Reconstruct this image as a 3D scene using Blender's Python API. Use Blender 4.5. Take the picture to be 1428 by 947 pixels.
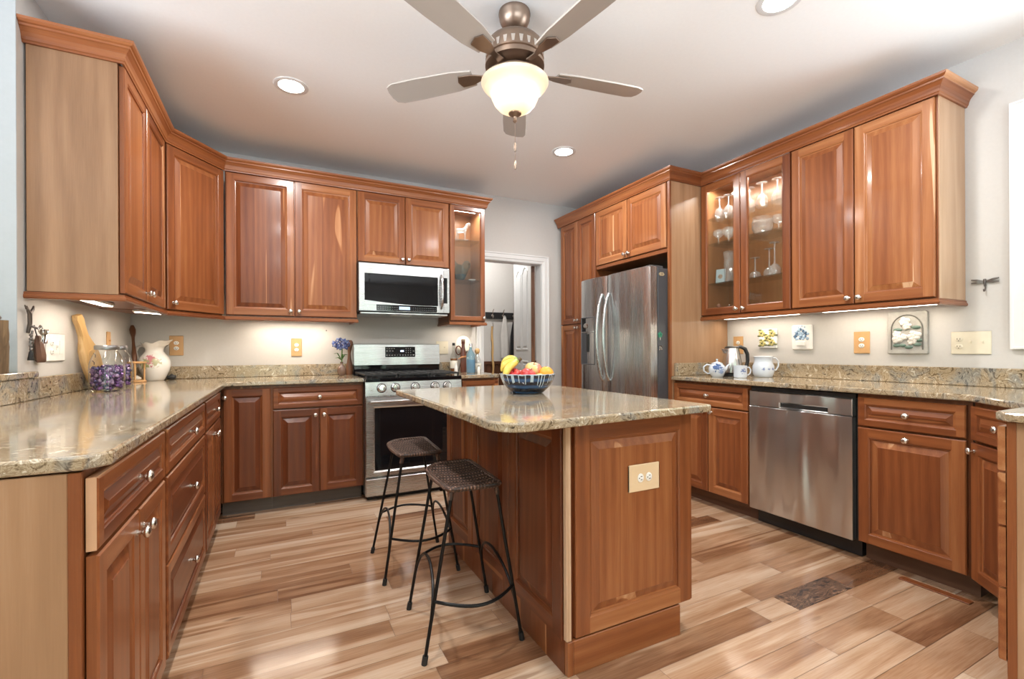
import bpy, math, random
from mathutils import Vector, Matrix, Euler

for _o in list(bpy.data.objects):
    bpy.data.objects.remove(_o)
SC = bpy.context.scene
COL = SC.collection
R = random.Random(7)
PI = math.pi

# ------------------------------------------------------------------ camera
YAW, ROLL, CAMH = 0.4673, 0.0045, 1.1164
_c, _s = math.cos(YAW), math.sin(YAW)
_r0, _z0 = Vector((_c, -_s, 0)), Vector((0, 0, 1))
_R = _r0 * math.cos(ROLL) - _z0 * math.sin(ROLL)
_U = _r0 * math.sin(ROLL) + _z0 * math.cos(ROLL)
_B = -Vector((_s, _c, 0))
cam_data = bpy.data.cameras.new('camera')
cam_data.sensor_fit = 'HORIZONTAL'
cam_data.sensor_width = 36.0
cam_data.lens = 644.7 / 1428 * 36
cam_data.shift_y = 15.17 / 1428
cam_data.clip_start = 0.02
cam = bpy.data.objects.new('camera', cam_data)
COL.objects.link(cam)
cam.matrix_world = Matrix(((_R.x, _U.x, _B.x, 0), (_R.y, _U.y, _B.y, 0), (_R.z, _U.z, _B.z, CAMH), (0, 0, 0, 1)))
SC.camera = cam

# ------------------------------------------------------------------ exposure
SC.view_settings.view_transform = 'Standard'
SC.view_settings.look = 'None'
SC.view_settings.gamma = 1.0
SC.view_settings.use_curve_mapping = False
SC.view_settings.exposure = 0.0
SC.cycles.use_denoising = True
SC.cycles.max_bounces = 10
SC.cycles.diffuse_bounces = 5
SC.cycles.glossy_bounces = 4
SC.cycles.transparent_max_bounces = 16
SC.cycles.sample_clamp_indirect = 6.0
SC.cycles.caustics_reflective = False
SC.cycles.caustics_refractive = False

# ------------------------------------------------------------------ world: overcast sky over a belt of trees
W = bpy.data.worlds.new('world')
SC.world = W
W.use_nodes = True
nt = W.node_tree
nt.nodes.clear()
wo = nt.nodes.new('ShaderNodeOutputWorld')
bg = nt.nodes.new('ShaderNodeBackground')
tc = nt.nodes.new('ShaderNodeTexCoord')
nz = nt.nodes.new('ShaderNodeTexNoise')
nz.inputs['Scale'].default_value = 22
nz.inputs['Detail'].default_value = 6
rp = nt.nodes.new('ShaderNodeValToRGB')
rp.color_ramp.elements[0].position = 0.35
rp.color_ramp.elements[0].color = (0.05, 0.10, 0.06, 1)
rp.color_ramp.elements[1].position = 0.66
rp.color_ramp.elements[1].color = (0.95, 1.0, 0.98, 1)
e = rp.color_ramp.elements.new(0.5)
e.color = (0.26, 0.42, 0.30, 1)
sx = nt.nodes.new('ShaderNodeSeparateXYZ')
mr = nt.nodes.new('ShaderNodeMapRange')
mr.inputs['From Min'].default_value = 0.42
mr.inputs['From Max'].default_value = 0.62
mx = nt.nodes.new('ShaderNodeMix')
mx.data_type = 'RGBA'
mx.inputs[7].default_value = (1.0, 1.0, 1.06, 1)
nt.links.new(tc.outputs['Generated'], nz.inputs['Vector'])
nt.links.new(nz.outputs['Fac'], rp.inputs['Fac'])
nt.links.new(tc.outputs['Generated'], sx.inputs['Vector'])
nt.links.new(sx.outputs['Z'], mr.inputs['Value'])
nt.links.new(mr.outputs['Result'], mx.inputs[0])
nt.links.new(rp.outputs['Color'], mx.inputs[6])
# added bright ground below the horizon, throwing light up onto the ceiling
mg_ = nt.nodes.new('ShaderNodeMapRange')
mg_.inputs['From Min'].default_value = -0.05
mg_.inputs['From Max'].default_value = -0.16
nt.links.new(sx.outputs['Z'], mg_.inputs['Value'])
mxg = nt.nodes.new('ShaderNodeMix')
mxg.data_type = 'RGBA'
mxg.inputs[7].default_value = (2.3, 2.5, 2.75, 1)
nt.links.new(mg_.outputs['Result'], mxg.inputs[0])
nt.links.new(mx.outputs[2], mxg.inputs[6])
nt.links.new(mxg.outputs[2], bg.inputs['Color'])
bg.inputs['Strength'].default_value = 6.6
nt.links.new(bg.outputs['Background'], wo.inputs['Surface'])

# ------------------------------------------------------------------ daylight through the room's windows and lamps of the house
def area(name, loc, rot, sx_, sy_, power, color=(1, 1, 1), shape='RECTANGLE', spread=180):
    l = bpy.data.lights.new(name, 'AREA')
    l.shape = shape
    l.size = sx_
    l.size_y = sy_
    l.energy = power
    l.color = color
    l.spread = math.radians(spread)
    o = bpy.data.objects.new(name, l)
    COL.objects.link(o)
    o.location = loc
    o.rotation_euler = rot
    return o

DAY = (0.92, 0.97, 1.0)
WARM = (1.0, 0.86, 0.70)
# portals: they only tell the renderer where the sky comes in
def portal(name, loc, rz, w, h):
    o = area(name, loc, (math.radians(90), 0, rz), w, h, 1)
    o.data.cycles.is_portal = True
portal('portal_rear_left', (-.25, -3.29, 1.3), 0, 1.4, 1.9)
portal('portal_rear_right', (1.775, -3.29, 1.3), 0, 1.25, 1.9)
portal('portal_side', (-3.49, .7, 1.45), math.radians(-90), 3.8, 1.7)
portal('portal_sink', (3.44, .307, 1.73), math.radians(90), 1.115, 1.065)

# ------------------------------------------------------------------ materials
def newmat(name):
    m = bpy.data.materials.new(name)
    m.use_nodes = True
    n = m.node_tree
    return m, n, n.nodes['Principled BSDF']

def node(n, t, **kw):
    x = n.nodes.new(t)
    for k, v in kw.items():
        if k in x.inputs:
            x.inputs[k].default_value = v
        else:
            setattr(x, k, v)
    return x

def mth(n, op, a, b=None):
    x = n.nodes.new('ShaderNodeMath')
    x.operation = op
    for i, q in enumerate((a, b)):
        if q is None:
            continue
        if isinstance(q, (int, float)):
            x.inputs[i].default_value = q
        else:
            n.links.new(q, x.inputs[i])
    return x.outputs[0]

def ramp(n, fac, stops, interp='LINEAR'):
    r = n.nodes.new('ShaderNodeValToRGB')
    cr = r.color_ramp
    cr.interpolation = interp
    while len(cr.elements) > 2:
        cr.elements.remove(cr.elements[-1])
    cr.elements[0].position, cr.elements[0].color = stops[0][0], (*stops[0][1], 1)
    cr.elements[1].position, cr.elements[1].color = stops[-1][0], (*stops[-1][1], 1)
    for p, c in stops[1:-1]:
        el = cr.elements.new(p)
        el.color = (*c, 1)
    n.links.new(fac, r.inputs['Fac'])
    return r.outputs['Color']

def plain(name, color, rough=0.5, metal=0.0, coat=0.0, spec=0.5, bump=0.0, bscale=80, emit=None, es=0.0, var=0.04, trans=0.0):
    """procedural material: colour with a faint noise variation, optional bump"""
    m, n, b = newmat(name)
    tc = node(n, 'ShaderNodeTexCoord')
    nz = node(n, 'ShaderNodeTexNoise', Scale=bscale * 0.25, Detail=3.0)
    n.links.new(tc.outputs['Object'], nz.inputs['Vector'])
    lo = tuple(max(0, c * (1 - var)) for c in color)
    hi = tuple(min(1, c * (1 + var)) for c in color)
    n.links.new(ramp(n, nz.outputs['Fac'], [(0.3, lo), (0.7, hi)]), b.inputs['Base Color'])
    b.inputs['Roughness'].default_value = rough
    b.inputs['Metallic'].default_value = metal
    b.inputs['Coat Weight'].default_value = coat
    b.inputs['Specular IOR Level'].default_value = spec
    b.inputs['Transmission Weight'].default_value = trans
    if bump:
        nb = node(n, 'ShaderNodeTexNoise', Scale=float(bscale), Detail=4.0)
        n.links.new(tc.outputs['Object'], nb.inputs['Vector'])
        bp = node(n, 'ShaderNodeBump', Strength=bump, Distance=0.002)
        n.links.new(nb.outputs['Fac'], bp.inputs['Height'])
        n.links.new(bp.outputs['Normal'], b.inputs['Normal'])
    if emit:
        b.inputs['Emission Color'].default_value = (*emit, 1)
        b.inputs['Emission Strength'].default_value = es
    return m

def wood(name, stops, rough=0.30, coat=0.15, floor=False, amp=1.0, sap=1.0):
    m, n, b = newmat(name)
    g = node(n, 'ShaderNodeAttribute', attribute_name='grain')
    t = node(n, 'ShaderNodeAttribute', attribute_name='tone')
    def mp(sc):
        x = node(n, 'ShaderNodeMapping')
        x.inputs['Scale'].default_value = sc
        n.links.new(g.outputs['Vector'], x.inputs['Vector'])
        return x.outputs['Vector']
    n1 = node(n, 'ShaderNodeTexNoise', Scale=1.0, Detail=4.0, Distortion=0.6)
    n.links.new(mp((13, 1.1, 13)), n1.inputs['Vector'])
    wv = node(n, 'ShaderNodeTexWave', Scale=1.0, Distortion=7.0, Detail=2.0)
    wv.inputs['Detail Scale'].default_value = 0.7
    n.links.new(mp((7, 0.8, 7) if sap else (16, 1.0, 16)), wv.inputs['Vector'])
    n2 = node(n, 'ShaderNodeTexNoise', Scale=1.0, Detail=2.0)
    n.links.new(mp((260, 9, 260)), n2.inputs['Vector'])
    n3 = node(n, 'ShaderNodeTexNoise', Scale=1.0, Detail=2.0, Distortion=0.8)
    n.links.new(mp((7, 0.40, 7) if not floor else (9, 0.55, 9)), n3.inputs['Vector'])
    v = mth(n, 'ADD', t.outputs['Fac'], mth(n, 'MULTIPLY', mth(n, 'SUBTRACT', n1.outputs['Fac'], 0.5), (0.36 if not floor else 0.7) * amp))
    v = mth(n, 'ADD', v, mth(n, 'MULTIPLY', mth(n, 'SUBTRACT', wv.outputs['Fac'], 0.5), (0.09 if sap else .22) * amp))
    v = mth(n, 'ADD', v, mth(n, 'MULTIPLY', mth(n, 'SUBTRACT', n2.outputs['Fac'], 0.5), (0.16 if not floor else .34) * amp))
    # sapwood streaks
    sm = node(n, 'ShaderNodeMapRange')
    sm.inputs['From Min'].default_value = 0.665 if not floor else 0.52
    sm.inputs['From Max'].default_value = 0.685 if not floor else 0.60
    n.links.new(n3.outputs['Fac'], sm.inputs['Value'])
    v = mth(n, 'ADD', v, mth(n, 'MULTIPLY', sm.outputs['Result'], 0.34 * sap if not floor else 0.26))
    col = ramp(n, v, stops)
    if floor:
        vo = node(n, 'ShaderNodeTexVoronoi', Scale=1.0)
        n.links.new(mp((9, 2.6, 9)), vo.inputs['Vector'])
        kn = node(n, 'ShaderNodeMapRange')
        kn.inputs['From Min'].default_value = 0.05
        kn.inputs['From Max'].default_value = 0.13
        kn.inputs['To Min'].default_value = 0.75
        kn.inputs['To Max'].default_value = 0.0
        n.links.new(vo.outputs['Distance'], kn.inputs['Value'])
        n4 = node(n, 'ShaderNodeTexNoise', Scale=1.0, Detail=1.0)
        n.links.new(mp((5, 1.1, 5)), n4.inputs['Vector'])
        gate = node(n, 'ShaderNodeMapRange')
        gate.inputs['From Min'].default_value = 0.55
        gate.inputs['From Max'].default_value = 0.62
        n.links.new(n4.outputs['Fac'], gate.inputs['Value'])
        mx = node(n, 'ShaderNodeMix', data_type='RGBA')
        n.links.new(mth(n, 'MULTIPLY', kn.outputs['Result'], gate.outputs['Result']), mx.inputs[0])
        n.links.new(col, mx.inputs[6])
        mx.inputs[7].default_value = (0.10, 0.045, 0.02, 1)
        # dark mineral streaks along the grain
        n5 = node(n, 'ShaderNodeTexNoise', Scale=1.0, Detail=3.0, Distortion=0.5)
        n.links.new(mp((34, 1.3, 34)), n5.inputs['Vector'])
        s5 = node(n, 'ShaderNodeMapRange')
        s5.inputs['From Min'].default_value = 0.63
        s5.inputs['From Max'].default_value = 0.72
        s5.inputs['To Max'].default_value = 0.55
        n.links.new(n5.outputs['Fac'], s5.inputs['Value'])
        mx2 = node(n, 'ShaderNodeMix', data_type='RGBA')
        n.links.new(s5.outputs['Result'], mx2.inputs[0])
        n.links.new(mx.outputs[2], mx2.inputs[6])
        mx2.inputs[7].default_value = (0.20, 0.10, 0.05, 1)
        col = mx2.outputs[2]
    n.links.new(col, b.inputs['Base Color'])
    b.inputs['Roughness'].default_value = rough
    b.inputs['Coat Weight'].default_value = coat
    b.inputs['Coat Roughness'].default_value = 0.12
    b.inputs['Specular IOR Level'].default_value = 0.35
    bp = node(n, 'ShaderNodeBump', Strength=0.08, Distance=0.001)
    n.links.new(n2.outputs['Fac'], bp.inputs['Height'])
    n.links.new(bp.outputs['Normal'], b.inputs['Normal'])
    return m

M = {}
CH = [(0.0, (0.060, 0.014, 0.006)), (0.28, (0.130, 0.035, 0.012)), (0.50, (0.235, 0.075, 0.0245)), (0.70, (0.34, 0.132, 0.048)), (0.86, (0.46, 0.22, 0.10)), (1.0, (0.60, 0.37, 0.22))]
M['cherry'] = wood('cherry_wood', CH)
M['veneer'] = wood('pale_veneer', [(0.0, (0.17, 0.085, 0.04)), (0.5, (0.36, 0.205, 0.11)), (1.0, (0.56, 0.38, 0.25))], rough=0.4, amp=1.0, sap=0.0)
M['maple'] = wood('cabinet_lining', [(0.0, (0.16, 0.06, 0.022)), (0.5, (0.30, 0.135, 0.055)), (1.0, (0.42, 0.22, 0.10))], rough=0.4, amp=0.5)
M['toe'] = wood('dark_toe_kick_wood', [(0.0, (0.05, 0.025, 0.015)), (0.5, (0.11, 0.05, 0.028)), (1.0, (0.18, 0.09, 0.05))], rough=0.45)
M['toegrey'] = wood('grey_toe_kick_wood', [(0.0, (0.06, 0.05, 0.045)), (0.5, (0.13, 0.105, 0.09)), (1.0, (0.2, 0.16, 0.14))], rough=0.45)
M['floor'] = wood('hickory_floor', [(0.0, (0.08, 0.033, 0.016)), (0.25, (0.18, 0.083, 0.040)), (0.5, (0.31, 0.17, 0.093)), (0.75, (0.44, 0.285, 0.18)), (1.0, (0.56, 0.42, 0.305))], rough=0.14, coat=0.3, floor=True)
M['inlay'] = wood('dark_burl', [(0.0, (0.008, 0.004, 0.003)), (0.40, (0.03, 0.014, 0.009)), (0.46, (0.13, 0.065, 0.04)), (0.75, (0.26, 0.15, 0.09)), (1.0, (0.35, 0.2, 0.12))], rough=0.25, amp=2.0)
M['walnut'] = wood('walnut', [(0.0, (0.03, 0.012, 0.007)), (0.5, (0.10, 0.04, 0.02)), (1.0, (0.2, 0.09, 0.045))], rough=0.3)
M['lightwood'] = wood('blond_wood', [(0.0, (0.36, 0.19, 0.07)), (0.5, (0.58, 0.36, 0.15)), (1.0, (0.72, 0.5, 0.26))], rough=0.4)
M['bark'] = wood('driftwood', [(0.0, (0.02, 0.012, 0.006)), (0.4, (0.10, 0.06, 0.03)), (0.7, (0.25, 0.16, 0.08)), (1.0, (0.4, 0.28, 0.16))], rough=0.7, amp=2.0)
M['oakplate'] = wood('oak_plate', [(0.0, (0.42, 0.23, 0.09)), (0.5, (0.56, 0.33, 0.15)), (1.0, (0.68, 0.45, 0.24))], rough=0.4, amp=0.5)
M['paleplate'] = wood('pale_maple_plate', [(0.0, (0.55, 0.37, 0.2)), (0.5, (0.72, 0.54, 0.34)), (1.0, (0.82, 0.66, 0.48))], rough=0.4, amp=0.5)

def burl():
    m, n, b = newmat('dark_figured_burl')
    tc = node(n, 'ShaderNodeTexCoord')
    mp = node(n, 'ShaderNodeMapping'); mp.inputs['Scale'].default_value = (6, 16, 6)
    n.links.new(tc.outputs['Object'], mp.inputs['Vector'])
    nz = node(n, 'ShaderNodeTexNoise', Scale=1.3, Detail=6.0, Roughness=0.6, Distortion=3.0)
    n.links.new(mp.outputs['Vector'], nz.inputs['Vector'])
    n.links.new(ramp(n, nz.outputs['Fac'], [(0.36, (.006, .004, .003)), (0.44, (.05, .024, .014)), (0.48, (.17, .088, .05)), (0.52, (.05, .026, .016)), (0.58, (.20, .11, .065)), (0.68, (.28, .17, .105))]), b.inputs['Base Color'])
    b.inputs['Roughness'].default_value = .3
    b.inputs['Specular IOR Level'].default_value = .3
    return m
M['inlay'] = burl()
def granite():
    m, n, b = newmat('swirled_granite')
    tc = node(n, 'ShaderNodeTexCoord')
    w = node(n, 'ShaderNodeTexNoise', Scale=5.0, Detail=3.0)
    n.links.new(tc.outputs['Object'], w.inputs['Vector'])
    sub = node(n, 'ShaderNodeVectorMath', operation='SUBTRACT')
    n.links.new(w.outputs['Color'], sub.inputs[0])
    sub.inputs[1].default_value = (0.5, 0.5, 0.5)
    sc = node(n, 'ShaderNodeVectorMath', operation='SCALE')
    sc.inputs['Scale'].default_value = 0.22
    n.links.new(sub.outputs[0], sc.inputs[0])
    ad = node(n, 'ShaderNodeVectorMath', operation='ADD')
    n.links.new(tc.outputs['Object'], ad.inputs[0])
    n.links.new(sc.outputs[0], ad.inputs[1])
    g = node(n, 'ShaderNodeTexNoise', Scale=19.0, Detail=7.0, Roughness=0.66, Distortion=3.2)
    n.links.new(ad.outputs[0], g.inputs['Vector'])
    c1 = ramp(n, g.outputs['Fac'], [(0.27, (0.025, 0.020, 0.013)), (0.37, (0.12, 0.082, 0.042)), (0.44, (0.29, 0.215, 0.130)), (0.50, (0.45, 0.365, 0.245)), (0.545, (0.22, 0.145, 0.075)), (0.60, (0.54, 0.46, 0.34)), (0.72, (0.68, 0.63, 0.52))])
    g2 = node(n, 'ShaderNodeTexNoise', Scale=7.0, Detail=4.0, Distortion=1.0)
    n.links.new(ad.outputs[0], g2.inputs['Vector'])
    s2 = node(n, 'ShaderNodeMapRange')
    s2.inputs['From Min'].default_value = 0.50
    s2.inputs['From Max'].default_value = 0.66
    s2.inputs['To Max'].default_value = 0.75
    n.links.new(g2.outputs['Fac'], s2.inputs['Value'])
    c2 = ramp(n, g.outputs['Fac'], [(0.3, (0.03, 0.035, 0.04)), (0.45, (0.13, 0.145, 0.15)), (0.52, (0.33, 0.33, 0.30)), (0.57, (0.12, 0.125, 0.12)), (0.66, (0.54, 0.53, 0.48))])
    mx = node(n, 'ShaderNodeMix', data_type='RGBA')
    n.links.new(s2.outputs['Result'], mx.inputs[0])
    n.links.new(c1, mx.inputs[6])
    n.links.new(c2, mx.inputs[7])
    n.links.new(mx.outputs[2], b.inputs['Base Color'])
    b.inputs['Roughness'].default_value = 0.10
    b.inputs['Coat Weight'].default_value = 0.35
    b.inputs['Coat Roughness'].default_value = 0.06
    return m
M['granite'] = granite()

def steel(name, color=(0.58, 0.585, 0.59), rough=0.27, axis='Z', wave=.03):
    m, n, b = newmat(name)
    tc = node(n, 'ShaderNodeTexCoord')
    mp = node(n, 'ShaderNodeMapping')
    mp.inputs['Scale'].default_value = (600, 600, 2) if axis == 'Z' else (2, 600, 600)
    n.links.new(tc.outputs['Object'], mp.inputs['Vector'])
    nz = node(n, 'ShaderNodeTexNoise', Scale=1.0, Detail=2.0)
    n.links.new(mp.outputs['Vector'], nz.inputs['Vector'])
    rr = node(n, 'ShaderNodeMapRange')
    rr.inputs['To Min'].default_value = rough - 0.01
    rr.inputs['To Max'].default_value = rough + 0.015
    n.links.new(nz.outputs['Fac'], rr.inputs['Value'])
    n.links.new(rr.outputs['Result'], b.inputs['Roughness'])
    n.links.new(ramp(n, nz.outputs['Fac'], [(0.2, tuple(c * 0.985 for c in color)), (0.8, color)]), b.inputs['Base Color'])
    b.inputs['Metallic'].default_value = 1.0
    # the sheet is never quite flat: a slow wave bends the reflections
    n2 = node(n, 'ShaderNodeTexNoise', Scale=3.2, Detail=1.0)
    mp2 = node(n, 'ShaderNodeMapping')
    mp2.inputs['Scale'].default_value = (1.6, 1.6, 0.22)
    n.links.new(tc.outputs['Object'], mp2.inputs['Vector'])
    n.links.new(mp2.outputs['Vector'], n2.inputs['Vector'])
    bp = node(n, 'ShaderNodeBump', Strength=0.5, Distance=wave)
    n.links.new(n2.outputs['Fac'], bp.inputs['Height'])
    n.links.new(bp.outputs['Normal'], b.inputs['Normal'])
    return m
M['steel'] = steel('brushed_steel', wave=.05)
M['steelx'] = steel('brushed_steel_sideways', axis='X')
M['dwsteel'] = steel('dishwasher_steel', (0.68, 0.69, 0.70), 0.28, 'X', .22)
M['nickel'] = plain('satin_nickel', (0.72, 0.68, 0.64), 0.22, 1.0)
M['chrome'] = plain('chrome', (0.8, 0.8, 0.8), 0.12, 1.0)
M['bronze'] = plain('brushed_bronze', (0.30, 0.225, 0.175), 0.38, 1.0)
M['blackmetal'] = plain('black_iron', (0.012, 0.011, 0.011), 0.38, 0.6)
M['castiron'] = plain('cast_iron', (0.02, 0.02, 0.02), 0.55, 0.2, bump=0.2, bscale=200)
M['rubber'] = plain('black_rubber', (0.012, 0.012, 0.012), 0.6)
M['blackglass'] = plain('black_glass', (0.006, 0.006, 0.007), 0.04, 0.0, spec=.4)
M['blackplastic'] = plain('black_plastic', (0.014, 0.014, 0.015), 0.35)
M['darkgap'] = plain('dark_recess', (0.012, 0.010, 0.009), 0.7)
M['fridgeside'] = plain('charcoal_enamel', (0.085, 0.09, 0.10), 0.35, 0.3, bump=0.1, bscale=300)
M['wall'] = plain('warm_white_paint', (0.55, 0.53, 0.505), 0.75, bump=0.05, bscale=250, var=0.015)
M['wallblue'] = plain('pale_grey_blue_paint', (0.36, 0.38, 0.385), 0.75, bump=0.05, bscale=250, var=0.015)
M['ceil'] = plain('ceiling_paint', (0.87, 0.88, 0.875), 0.85, bump=0.05, bscale=250, var=0.01)
M['trim'] = plain('white_gloss_paint', (0.70, 0.71, 0.71), 0.35, var=0.01)
M['ceramic'] = plain('white_ceramic', (0.78, 0.76, 0.73), 0.15, coat=0.3)
M['almond'] = plain('almond_plastic', (0.68, 0.62, 0.49), 0.35)
M['whiteplastic'] = plain('white_plastic', (0.82, 0.81, 0.78), 0.3)
M['slot'] = plain('socket_slot', (0.02, 0.018, 0.016), 0.6)
M['lamp'] = plain('lit_lens', (0.9, 0.9, 0.9), 0.4, emit=(1.0, 0.93, 0.84), es=30)
M['strip'] = plain('lit_strip', (0.9, 0.9, 0.9), 0.4, emit=(1.0, 0.90, 0.76), es=9)
M['coolstrip'] = plain('lit_cool_strip', (0.9, 0.9, 0.9), 0.4, emit=(1.0, 0.97, 0.92), es=12)
M['rattan'] = None

def thin_glass(name, tint=(1, 1, 1), refl=1.0, rough=0.02, ior=1.5, milk=0.0):
    m, n, b = newmat(name)
    n.nodes.remove(b)
    out = n.nodes['Material Output']
    tr = node(n, 'ShaderNodeBsdfTransparent')
    tr.inputs['Color'].default_value = (*tint, 1)
    gl = node(n, 'ShaderNodeBsdfGlossy', Roughness=rough)
    lw = node(n, 'ShaderNodeLayerWeight', Blend=0.5)
    tc = node(n, 'ShaderNodeTexCoord')
    nz = node(n, 'ShaderNodeTexNoise', Scale=6.0)
    n.links.new(tc.outputs['Object'], nz.inputs['Vector'])
    fr = mth(n, 'ADD', mth(n, 'MULTIPLY', mth(n, 'POWER', lw.outputs['Facing'], 4.0), .9), .045)
    f = mth(n, 'MULTIPLY', fr, mth(n, 'ADD', mth(n, 'MULTIPLY', nz.outputs['Fac'], 0.1), refl))
    f = mth(n, 'MINIMUM', f, 1.0)
    mx = node(n, 'ShaderNodeMixShader')
    n.links.new(f, mx.inputs[0])
    n.links.new(tr.outputs[0], mx.inputs[1])
    n.links.new(gl.outputs[0], mx.inputs[2])
    res = mx.outputs[0]
    if milk:
        df = node(n, 'ShaderNodeBsdfDiffuse', Color=(.9, .92, .93, 1))
        m2 = node(n, 'ShaderNodeMixShader')
        m2.inputs[0].default_value = milk
        n.links.new(res, m2.inputs[1])
        n.links.new(df.outputs[0], m2.inputs[2])
        res = m2.outputs[0]
    n.links.new(res, out.inputs['Surface'])
    return m
M['pane'] = thin_glass('window_glass', (0.97, 0.98, 0.97), 1.0)
M['crystal'] = thin_glass('crystal', (0.96, 0.97, 0.97), 2.2, 0.06, 1.55, 0.16)
M['clearglass'] = thin_glass('clear_glass', (0.93, 0.94, 0.93), 1.6)
M['shelfglass'] = thin_glass('shelf_glass', (0.93, 0.96, 0.95), 1.2)
M['blueglass'] = thin_glass('blue_glass', (0.45, 0.74, 0.86), 1.6, milk=.12)

# ------------------------------------------------------------------ mesh builder
class MB:
    def __init__(s):
        s.v, s.f, s.gr, s.tn, s.mi, s.sm = [], [], [], [], [], []
        s.off, s.tone, s.ax = (0, 0, 0), 0.5, 2
        s.mat, s.smooth = 0, False
    def board(s, tone=None, axis=None, spread=0.14):
        s.off = (R.uniform(-50, 50), R.uniform(-50, 50), R.uniform(-50, 50))
        s.tone = (0.5 if tone is None else tone) + R.uniform(-spread, spread)
        if axis is not None:
            s.ax = axis
        return s
    def _g(s, p):
        a, b, c = p
        if s.ax == 2: q = (a, c, b)
        elif s.ax == 0: q = (c, a, b)
        else: q = (a, b, c)
        return (q[0] + s.off[0], q[1] + s.off[1], q[2] + s.off[2])
    def face(s, idx, sm=None):
        s.f.append(tuple(idx))
        s.gr.append([s._g(s.v[i]) for i in idx])
        s.tn.append(s.tone)
        s.mi.append(s.mat)
        s.sm.append(s.smooth if sm is None else sm)
    def add(s, pts):
        i0 = len(s.v)
        s.v += [tuple(p) for p in pts]
        return list(range(i0, i0 + len(pts)))
    def poly(s, pts, sm=None):
        s.face(s.add(pts), sm)
    def box(s, x0, x1, y0, y1, z0, z1, bev=0.0):
        if x1 < x0: x0, x1 = x1, x0
        if y1 < y0: y0, y1 = y1, y0
        if z1 < z0: z0, z1 = z1, z0
        b = min(bev, (x1 - x0) * .45, (y1 - y0) * .45, (z1 - z0) * .45)
        if b <= 0:
            i = s.add([(x0, y0, z0), (x1, y0, z0), (x1, y1, z0), (x0, y1, z0), (x0, y0, z1), (x1, y0, z1), (x1, y1, z1), (x0, y1, z1)])
            for q in ((3, 2, 1, 0), (4, 5, 6, 7), (0, 1, 5, 4), (1, 2, 6, 5), (2, 3, 7, 6), (3, 0, 4, 7)):
                s.face([i[k] for k in q], False)
            return s
        def ring(d, z):
            return [(x0 + d + b, y0 + d, z), (x1 - d - b, y0 + d, z), (x1 - d, y0 + d + b, z), (x1 - d, y1 - d - b, z), (x1 - d - b, y1 - d, z), (x0 + d + b, y1 - d, z), (x0 + d, y1 - d - b, z), (x0 + d, y0 + d + b, z)]
        rs = [ring(b, z0), ring(0, z0 + b), ring(0, z1 - b), ring(b, z1)]
        s.loft(rs, True, True, False)
        return s
    def loft(s, rings, cap0=True, cap1=True, sm=None, closed=True):
        idx = [s.add(r) for r in rings]
        n = len(rings[0])
        for a, b in zip(idx, idx[1:]):
            for k in range(n if closed else n - 1):
                s.face((a[k], a[(k + 1) % n], b[(k + 1) % n], b[k]), sm)
        if cap0: s.face(idx[0][::-1], False)
        if cap1: s.face(idx[-1], False)
        return s
    def lathe(s, prof, c=(0, 0, 0), n=24, axis='Z', cap0=True, cap1=True, sm=True, sq=(1, 1)):
        rings = []
        for r, h in prof:
            ring = []
            for k in range(n):
                a = 2 * PI * k / n
                x, y = r * math.cos(a) * sq[0], r * math.sin(a) * sq[1]
                if axis == 'Z': p = (c[0] + x, c[1] + y, c[2] + h)
                elif axis == 'Y': p = (c[0] + x, c[1] - h, c[2] + y)      # grows toward -Y
                else: p = (c[0] + h, c[1] + x, c[2] + y)
                ring.append(p)
            rings.append(ring)
        return s.loft(rings, cap0, cap1, sm)
    def ball(s, c, r, n=16, m=10, sq=(1, 1, 1)):
        prof = [(r * math.sin(PI * (k + .02) / (m + .04)), -r * math.cos(PI * (k + .02) / (m + .04))) for k in range(m + 1)]
        rings = [[(c[0] + p * math.cos(2 * PI * k / n) * sq[0], c[1] + p * math.sin(2 * PI * k / n) * sq[1], c[2] + h * sq[2]) for k in range(n)] for p, h in prof]
        return s.loft(rings, True, True, True)
    def tube(s, pts, r, n=8, cap=True, sq=1.0, closed=False):
        pts = [Vector(p) for p in pts]
        rr = r if isinstance(r, (list, tuple)) else [r] * len(pts)
        rings, prev = [], None
        m = len(pts)
        for i, p in enumerate(pts):
            if closed:
                t = pts[(i + 1) % m] - pts[i - 1]
            else:
                t = pts[min(i + 1, m - 1)] - pts[max(i - 1, 0)]
            t.normalize()
            if prev is None:
                u = t.orthogonal().normalized() if abs(t.z) > .95 else t.cross(Vector((0, 0, 1))).normalized()
            else:
                u = (prev - t * prev.dot(t)).normalized()
            prev = u
            w = t.cross(u)
            rings.append([tuple(p + u * (rr[i] * math.cos(2 * PI * k / n)) + w * (rr[i] * sq * math.sin(2 * PI * k / n))) for k in range(n)])
        if closed:
            idx = [s.add(q) for q in rings]
            for a, b in zip(idx, idx[1:] + idx[:1]):
                for k in range(n):
                    s.face((a[k], a[(k + 1) % n], b[(k + 1) % n], b[k]), True)
            return s
        return s.loft(rings, cap, cap, True)
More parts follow.
